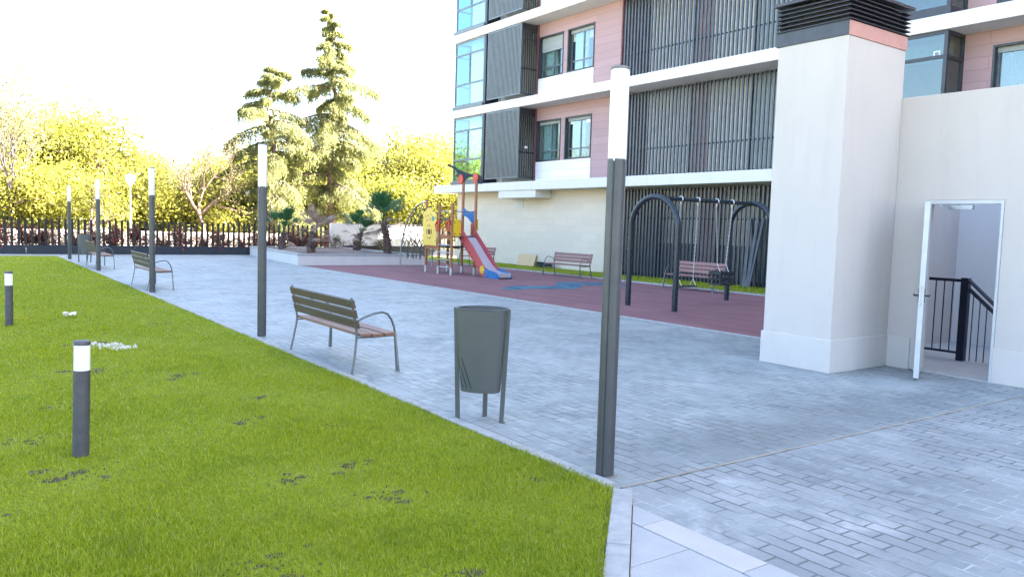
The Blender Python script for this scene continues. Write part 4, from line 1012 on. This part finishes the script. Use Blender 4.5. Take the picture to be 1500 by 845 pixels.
for X in (14.1, 14.61):
    mb = MB(); mb.prism(railp, *yz(X, X+.028)); mb.build('side_rail', M['red'], slide, bevel=.003)
    mb = MB(); mb.prism(bluep, *yz(X-.004, X+.032)); mb.build('slide_foot', M['blue'], slide, bevel=.003)
    mb = MB(); mb.prism(circ(21.38,.26,.13), *yz(X-.014 if X < 14.3 else X+.033, X-.005 if X < 14.3 else X+.042)); mb.build('yellow_disc', M['yellow2'], slide)
    mb = MB(); xa = X-.012 if X < 14.3 else X+.03; xa2 = X-.02 if X < 14.3 else X+.04
    for i in range(8):
        f = i/7; mb.prism(circ(22.75-1.3*f, 1.2-1.0*f, .022, 8), *yz(xa, xa+.012))
    for y, z in ((21.0,.15),(20.7,.15),(20.55,.06),(21.05,.05)): mb.prism(circ(y, z, .02, 8), *yz(xa-.004, xa+.012))
    for a in range(5): mb.prism(circ(21.38+.085*math.cos(a*1.257), .26+.085*math.sin(a*1.257), .018, 8), *yz(xa2, xa2+.008))
    mb.build('bolts', M['black'], slide)
# whale-tail shaped crown over the two tall posts
fin = [(24.68,3.80),(24.6,3.85),(24.46,3.82),(24.15,3.73),(23.88,3.63),(23.44,3.5),(23.02,3.43),(22.69,3.43),(22.47,3.36),(22.36,3.23),(22.37,3.08),(22.58,3.09),(22.66,3.22),(23.02,3.33),(23.27,3.34),(23.39,3.31),(23.44,3.21),(23.6,3.22),(23.68,3.32),(24.02,3.37),(24.1,3.43),(23.94,3.47),(24.02,3.56),(24.27,3.67)]
mb = MB(); mb.prism(fin, *yz(14.65,14.675)); fp_ = mb.build('fin_crown', M['navy'], PT, bevel=.003)
for y, z in ((23.7,3.28),(22.75,3.28)):
    mb = MB(); mb.prism(circ(y, z, .17), *yz(14.615,14.645)); mb.build('red_disc', M['red2'], fp_)
# rope net between two bowed pipes
def bow(p0, p1, H, top):
    q = []
    for i in range(15):
        f = i/14; a = f*math.pi/2; q.append((p0[0]+(p1[0]-p0[0])*(1-math.cos(a)), p0[1]+(p1[1]-p0[1])*(1-math.cos(a)), top*math.sin(a)**.85))
    return q
bA, bB = bow((14.2,27.3),(13.7,24.45),2,2.46), bow((15.6,27.3),(14.61,24.5),2,1.9)
mb = MB(); mb.tube(bA, .03, 10); mb.build('net_arch', M['galv'], PT, smooth=True); mb = MB(); mb.tube(bB, .03, 10); mb.build('net_arch', M['galv'], PT, smooth=True)
mb = MB()
for i in range(3, 15, 2): mb.tube([bA[i], tuple((Vector(bA[i])+Vector(bB[i]))/2-Vector((0,0,.05))), bB[i]], .013, 5)
for j in range(1, 5):
    q = [Vector(bA[i])*(1-j/5)+Vector(bB[i])*(j/5)-Vector((0,0,.05)) for i in range(1, 15)]; mb.tube(q, .013, 5)
def net_pt(u, z): return (14.2+(13.7-14.2)*u, 27.3+(24.45-27.3)*u, z)
def arch_z(u): return 2.46*math.sin(math.acos(max(0, min(1, 1-u))))**.85
for sg in (1, -1):                                               # diamond mesh hung between the pipe and the platform post
    for k in range(-7, 13):
        q = []
        for i in range(41):
            u = i/40; z = .55+.36*k+sg*2.1*u
            if .6+.25*math.sin(u*3) < z < arch_z(u)-.01: q.append(net_pt(u, z))
        if len(q) > 2: mb.tube(q, .016, 5)
mb.tube([(14.2,27.2,.62),(13.9,26,.5),(13.7,24.5,.6)], .014, 5); mb.tube([(14.2,27.2,1.05),(14.05,26.4,1.25),(13.85,25.4,.95),(13.7,24.5,.55)], .02, 5)
for i in range(4): mb.tube([(13.95-.05*i,26.2-.4*i,.6),(13.9-.05*i,26.1-.4*i,.42)], .02, 5)
mb.build('climbing_net', M['rope'], PT)

# ------------------------------------------------------------------ swings
SW = empty('swing_frame', (14,12.05,.004), 'dark steel swing frame of two round arches joined by a beam', 'swing frame')
for X, ya, yb in ((12.28,12.69,11.3),(15.69,12.74,11.5)):
    yc, r = (ya+yb)/2, (ya-yb)/2; ztop = 2.40; zc = ztop-r
    q = [(X, ya, 0), (X, ya, zc*.5)]+[(X, yc+r*math.cos(math.pi*i/20), zc+r*math.sin(math.pi*i/20)) for i in range(21)]+[(X, yb, zc*.5), (X, yb, 0)]
    mb = MB(); mb.tube(q, .062, 20); mb.build('arch', M['swing_paint'], SW, smooth=True)
YB0, YB1 = 11.995, 12.12
mb = MB(); mb.tube([(12.3,YB0,2.38),(15.67,YB1,2.39)], .045, 16); mb.build('beam', M['swing_paint'], SW, smooth=True)
mb = MB()
for x in (13.12,13.70,14.37,14.93):
    yb = YB0+(YB1-YB0)*(x-12.3)/3.37; q = [(x, yb+.056*math.cos(a), 2.385+.056*math.sin(a)) for a in [2*math.pi*i/16 for i in range(16)]]
    mb.tube(q, .016, 6, closed=True); mb.tube([(x,yb,2.33),(x,yb,2.27)], .018, 8)
mb.build('clamp', M['chain'], SW, smooth=True)
def chain(a, b):
    mb = MB(); a, b = Vector(a), Vector(b); n = int((b-a).length/.045); d = (b-a).normalized(); s0 = d.orthogonal().normalized(); s1 = d.cross(s0)
    for i in range(n):
        c = a+(b-a)*(i+.5)/n; sd = s0 if i % 2 else s1
        mb.tube([c+d*.028*math.cos(t)+sd*.012*math.sin(t) for t in [2*math.pi*k/8 for k in range(8)]], .0045, 4, closed=True)
    return mb
FS = empty('flat_swing', (13.43,12.05,.45), 'flat black swing seat hanging on two chains', 'swing', 'swings')
for x0, x1 in ((13.12,13.19),(13.70,13.66)):
    mb = chain((x0,12.04,2.27),(x1,12.05,.62)); mb.tube([(x1,12.05,.62),(x1,11.96,.47)], .006, 5); mb.tube([(x1,12.05,.62),(x1,12.14,.47)], .006, 5); mb.build('chain', M['chain'], FS)
mb = MB(); mb.box(13.15,13.69,11.95,12.15,.44,.475); mb.build('seat', M['black'], FS, bevel=.012)
BS = empty('bucket_swing', (14.64,12.08,.5), 'black bucket swing seat for toddlers hanging on chains', 'swing', 'swings')
for x0, x1 in ((14.37,14.5),(14.93,14.80)):
    mb = chain((x0,12.08,2.27),(x1,12.08,.95)); mb.tube([(x1,12.08,.95),(x1-.06,11.93,.76)], .006, 5); mb.tube([(x1,12.08,.95),(x1+.06,12.23,.76)], .006, 5); mb.build('chain', M['chain'], BS)
mb = MB()
mb.box(14.42,14.88,11.9,12.26,.46,.5)
for (x0,x1,y0,y1) in ((14.42,14.45,11.9,12.26),(14.85,14.88,11.9,12.26),(14.45,14.85,12.23,12.26),(14.45,14.85,11.9,11.93)):
    mb.box(x0,x1,y0,y1,.70,.78); mb.box(x0+.002,x1-.002,y0+.002,y1-.002,.58,.63)
for x in (14.43,14.57,14.72,14.86): mb.box(x-.014,x+.014,11.905,11.925,.5,.7)
for x in (14.43,14.57,14.72,14.86): mb.box(x-.014,x+.014,12.235,12.255,.5,.7)
for y in (12.03,12.14): mb.box(14.422,14.446,y-.014,y+.014,.5,.7); mb.box(14.854,14.878,y-.014,y+.014,.5,.7)
mb.build('bucket', M['black'], BS, bevel=.006)

# ------------------------------------------------------------------ small things
def coil():
    mb = MB(); q = []
    for i in range(150):
        a = i*.29; r = .36+.05*math.sin(i*.37); q.append((20.0+r*.55*math.cos(a), 25.7+r*1.25*math.sin(a), .09+.0011*i+.01*math.sin(i*.9)))
    mb.tube(q, .022, 6); return tag(mb.build('hose_coil', M['hose'], smooth=True), 'dark coiled hose lying on the turf by the stone wall', 'hose')
coil()
mb = MB(); mb.obox((20.27,27.3,.27), (0,1,0), Vector((.28,0,.96)).normalized(), Vector((.96,0,-.28)).normalized(), .62, .25, .012); tag(mb.build('chipboard_sheet', M['osb']), 'tan chipboard sheet leaning on the foot of the stone wall', 'board')
for i, (y, lean) in enumerate(((15.75,.1),(15.62,.2),(15.5,.05),(15.38,.15),(15.26,.08))):
    mb = MB(); mb.bar((20.0-.02*i, y-.12+.05*i, .035), (20.33, y+lean-.1, 2.12+.03*(i % 3)), .07, .035, (1,0,0)); tag(mb.build('metal_slat', M['hood_dark']), 'loose dark metal slat leaning upright against the louvred wall', 'metal slat', 'loose slats leaning on the building')
mb = MB(); random.seed(5)
nx, ny = 7, 5
for j in range(ny):
    for i in range(nx): mb.v.append((1.44+i*.03+random.uniform(-.01,.01), 14.1+j*.04+random.uniform(-.01,.01), .05+random.uniform(0,.06)))
for j in range(ny-1):
    for i in range(nx-1): a = j*nx+i; mb.f.append((a,a+1,a+nx+1,a+nx))
o = mb.build('paper_scrap', M['paper']); tag(o, 'crumpled pale paper scrap lying on the lawn', 'litter'); sm = o.modifiers.new('thick', 'SOLIDIFY'); sm.thickness = .006

# ------------------------------------------------------------------ light, sky, camera
SUN_AZ, SUN_EL = Vector((.93,-.37)), 38
w = bpy.data.worlds.new('World'); scene.world = w; w.use_nodes = True; nt = w.node_tree; nt.nodes.clear()
sky = nt.nodes.new('ShaderNodeTexSky'); sky.sky_type = 'NISHITA'; sky.sun_disc = False; sky.sun_elevation = R(SUN_EL)
sky.sun_rotation = math.atan2(SUN_AZ.x, SUN_AZ.y); sky.air_density = 1.0; sky.dust_density = 3.0; sky.ozone_density = 1.0
bg = nt.nodes.new('ShaderNodeBackground'); bg.inputs['Strength'].default_value = .05; out = nt.nodes.new('ShaderNodeOutputWorld')
nt.links.new(sky.outputs[0], bg.inputs[0]); nt.links.new(bg.outputs[0], out.inputs[0])
sd = bpy.data.lights.new('sun', 'SUN'); sd.energy = 5.0; sd.angle = R(.5); sd.color = (1,.93,.84)
so = bpy.data.objects.new('sun', sd); COL.objects.link(so)
el = R(SUN_EL); tosun = Vector((SUN_AZ.x*math.cos(el), SUN_AZ.y*math.cos(el), math.sin(el))).normalized(); so.rotation_euler = tosun.to_track_quat('Z', 'Y').to_euler(); so.location = tosun*60
cd = bpy.data.cameras.new('camera'); cam = bpy.data.objects.new('camera', cd); COL.objects.link(cam); scene.camera = cam
cd.sensor_width = 36; cd.lens = 1152.04/1500*36; cd.clip_start = .05; cd.clip_end = 3000
pi_, ro, ya = R(4.424), R(1.722), R(35.622)
fw = Vector((math.sin(ya)*math.cos(pi_), math.cos(ya)*math.cos(pi_), -math.sin(pi_))); r0 = Vector((math.cos(ya), -math.sin(ya), 0)); u0 = r0.cross(fw)
r1 = r0*math.cos(ro)+u0*math.sin(ro); u1 = -r0*math.sin(ro)+u0*math.cos(ro)
mt = Matrix(((r1.x,u1.x,-fw.x,0),(r1.y,u1.y,-fw.y,0),(r1.z,u1.z,-fw.z,1.65),(0,0,0,1))); cam.matrix_world = mt
vs = scene.view_settings; vs.view_transform = 'Standard'; vs.look = 'None'; vs.gamma = 1; vs.use_curve_mapping = False; vs.exposure = 4.4
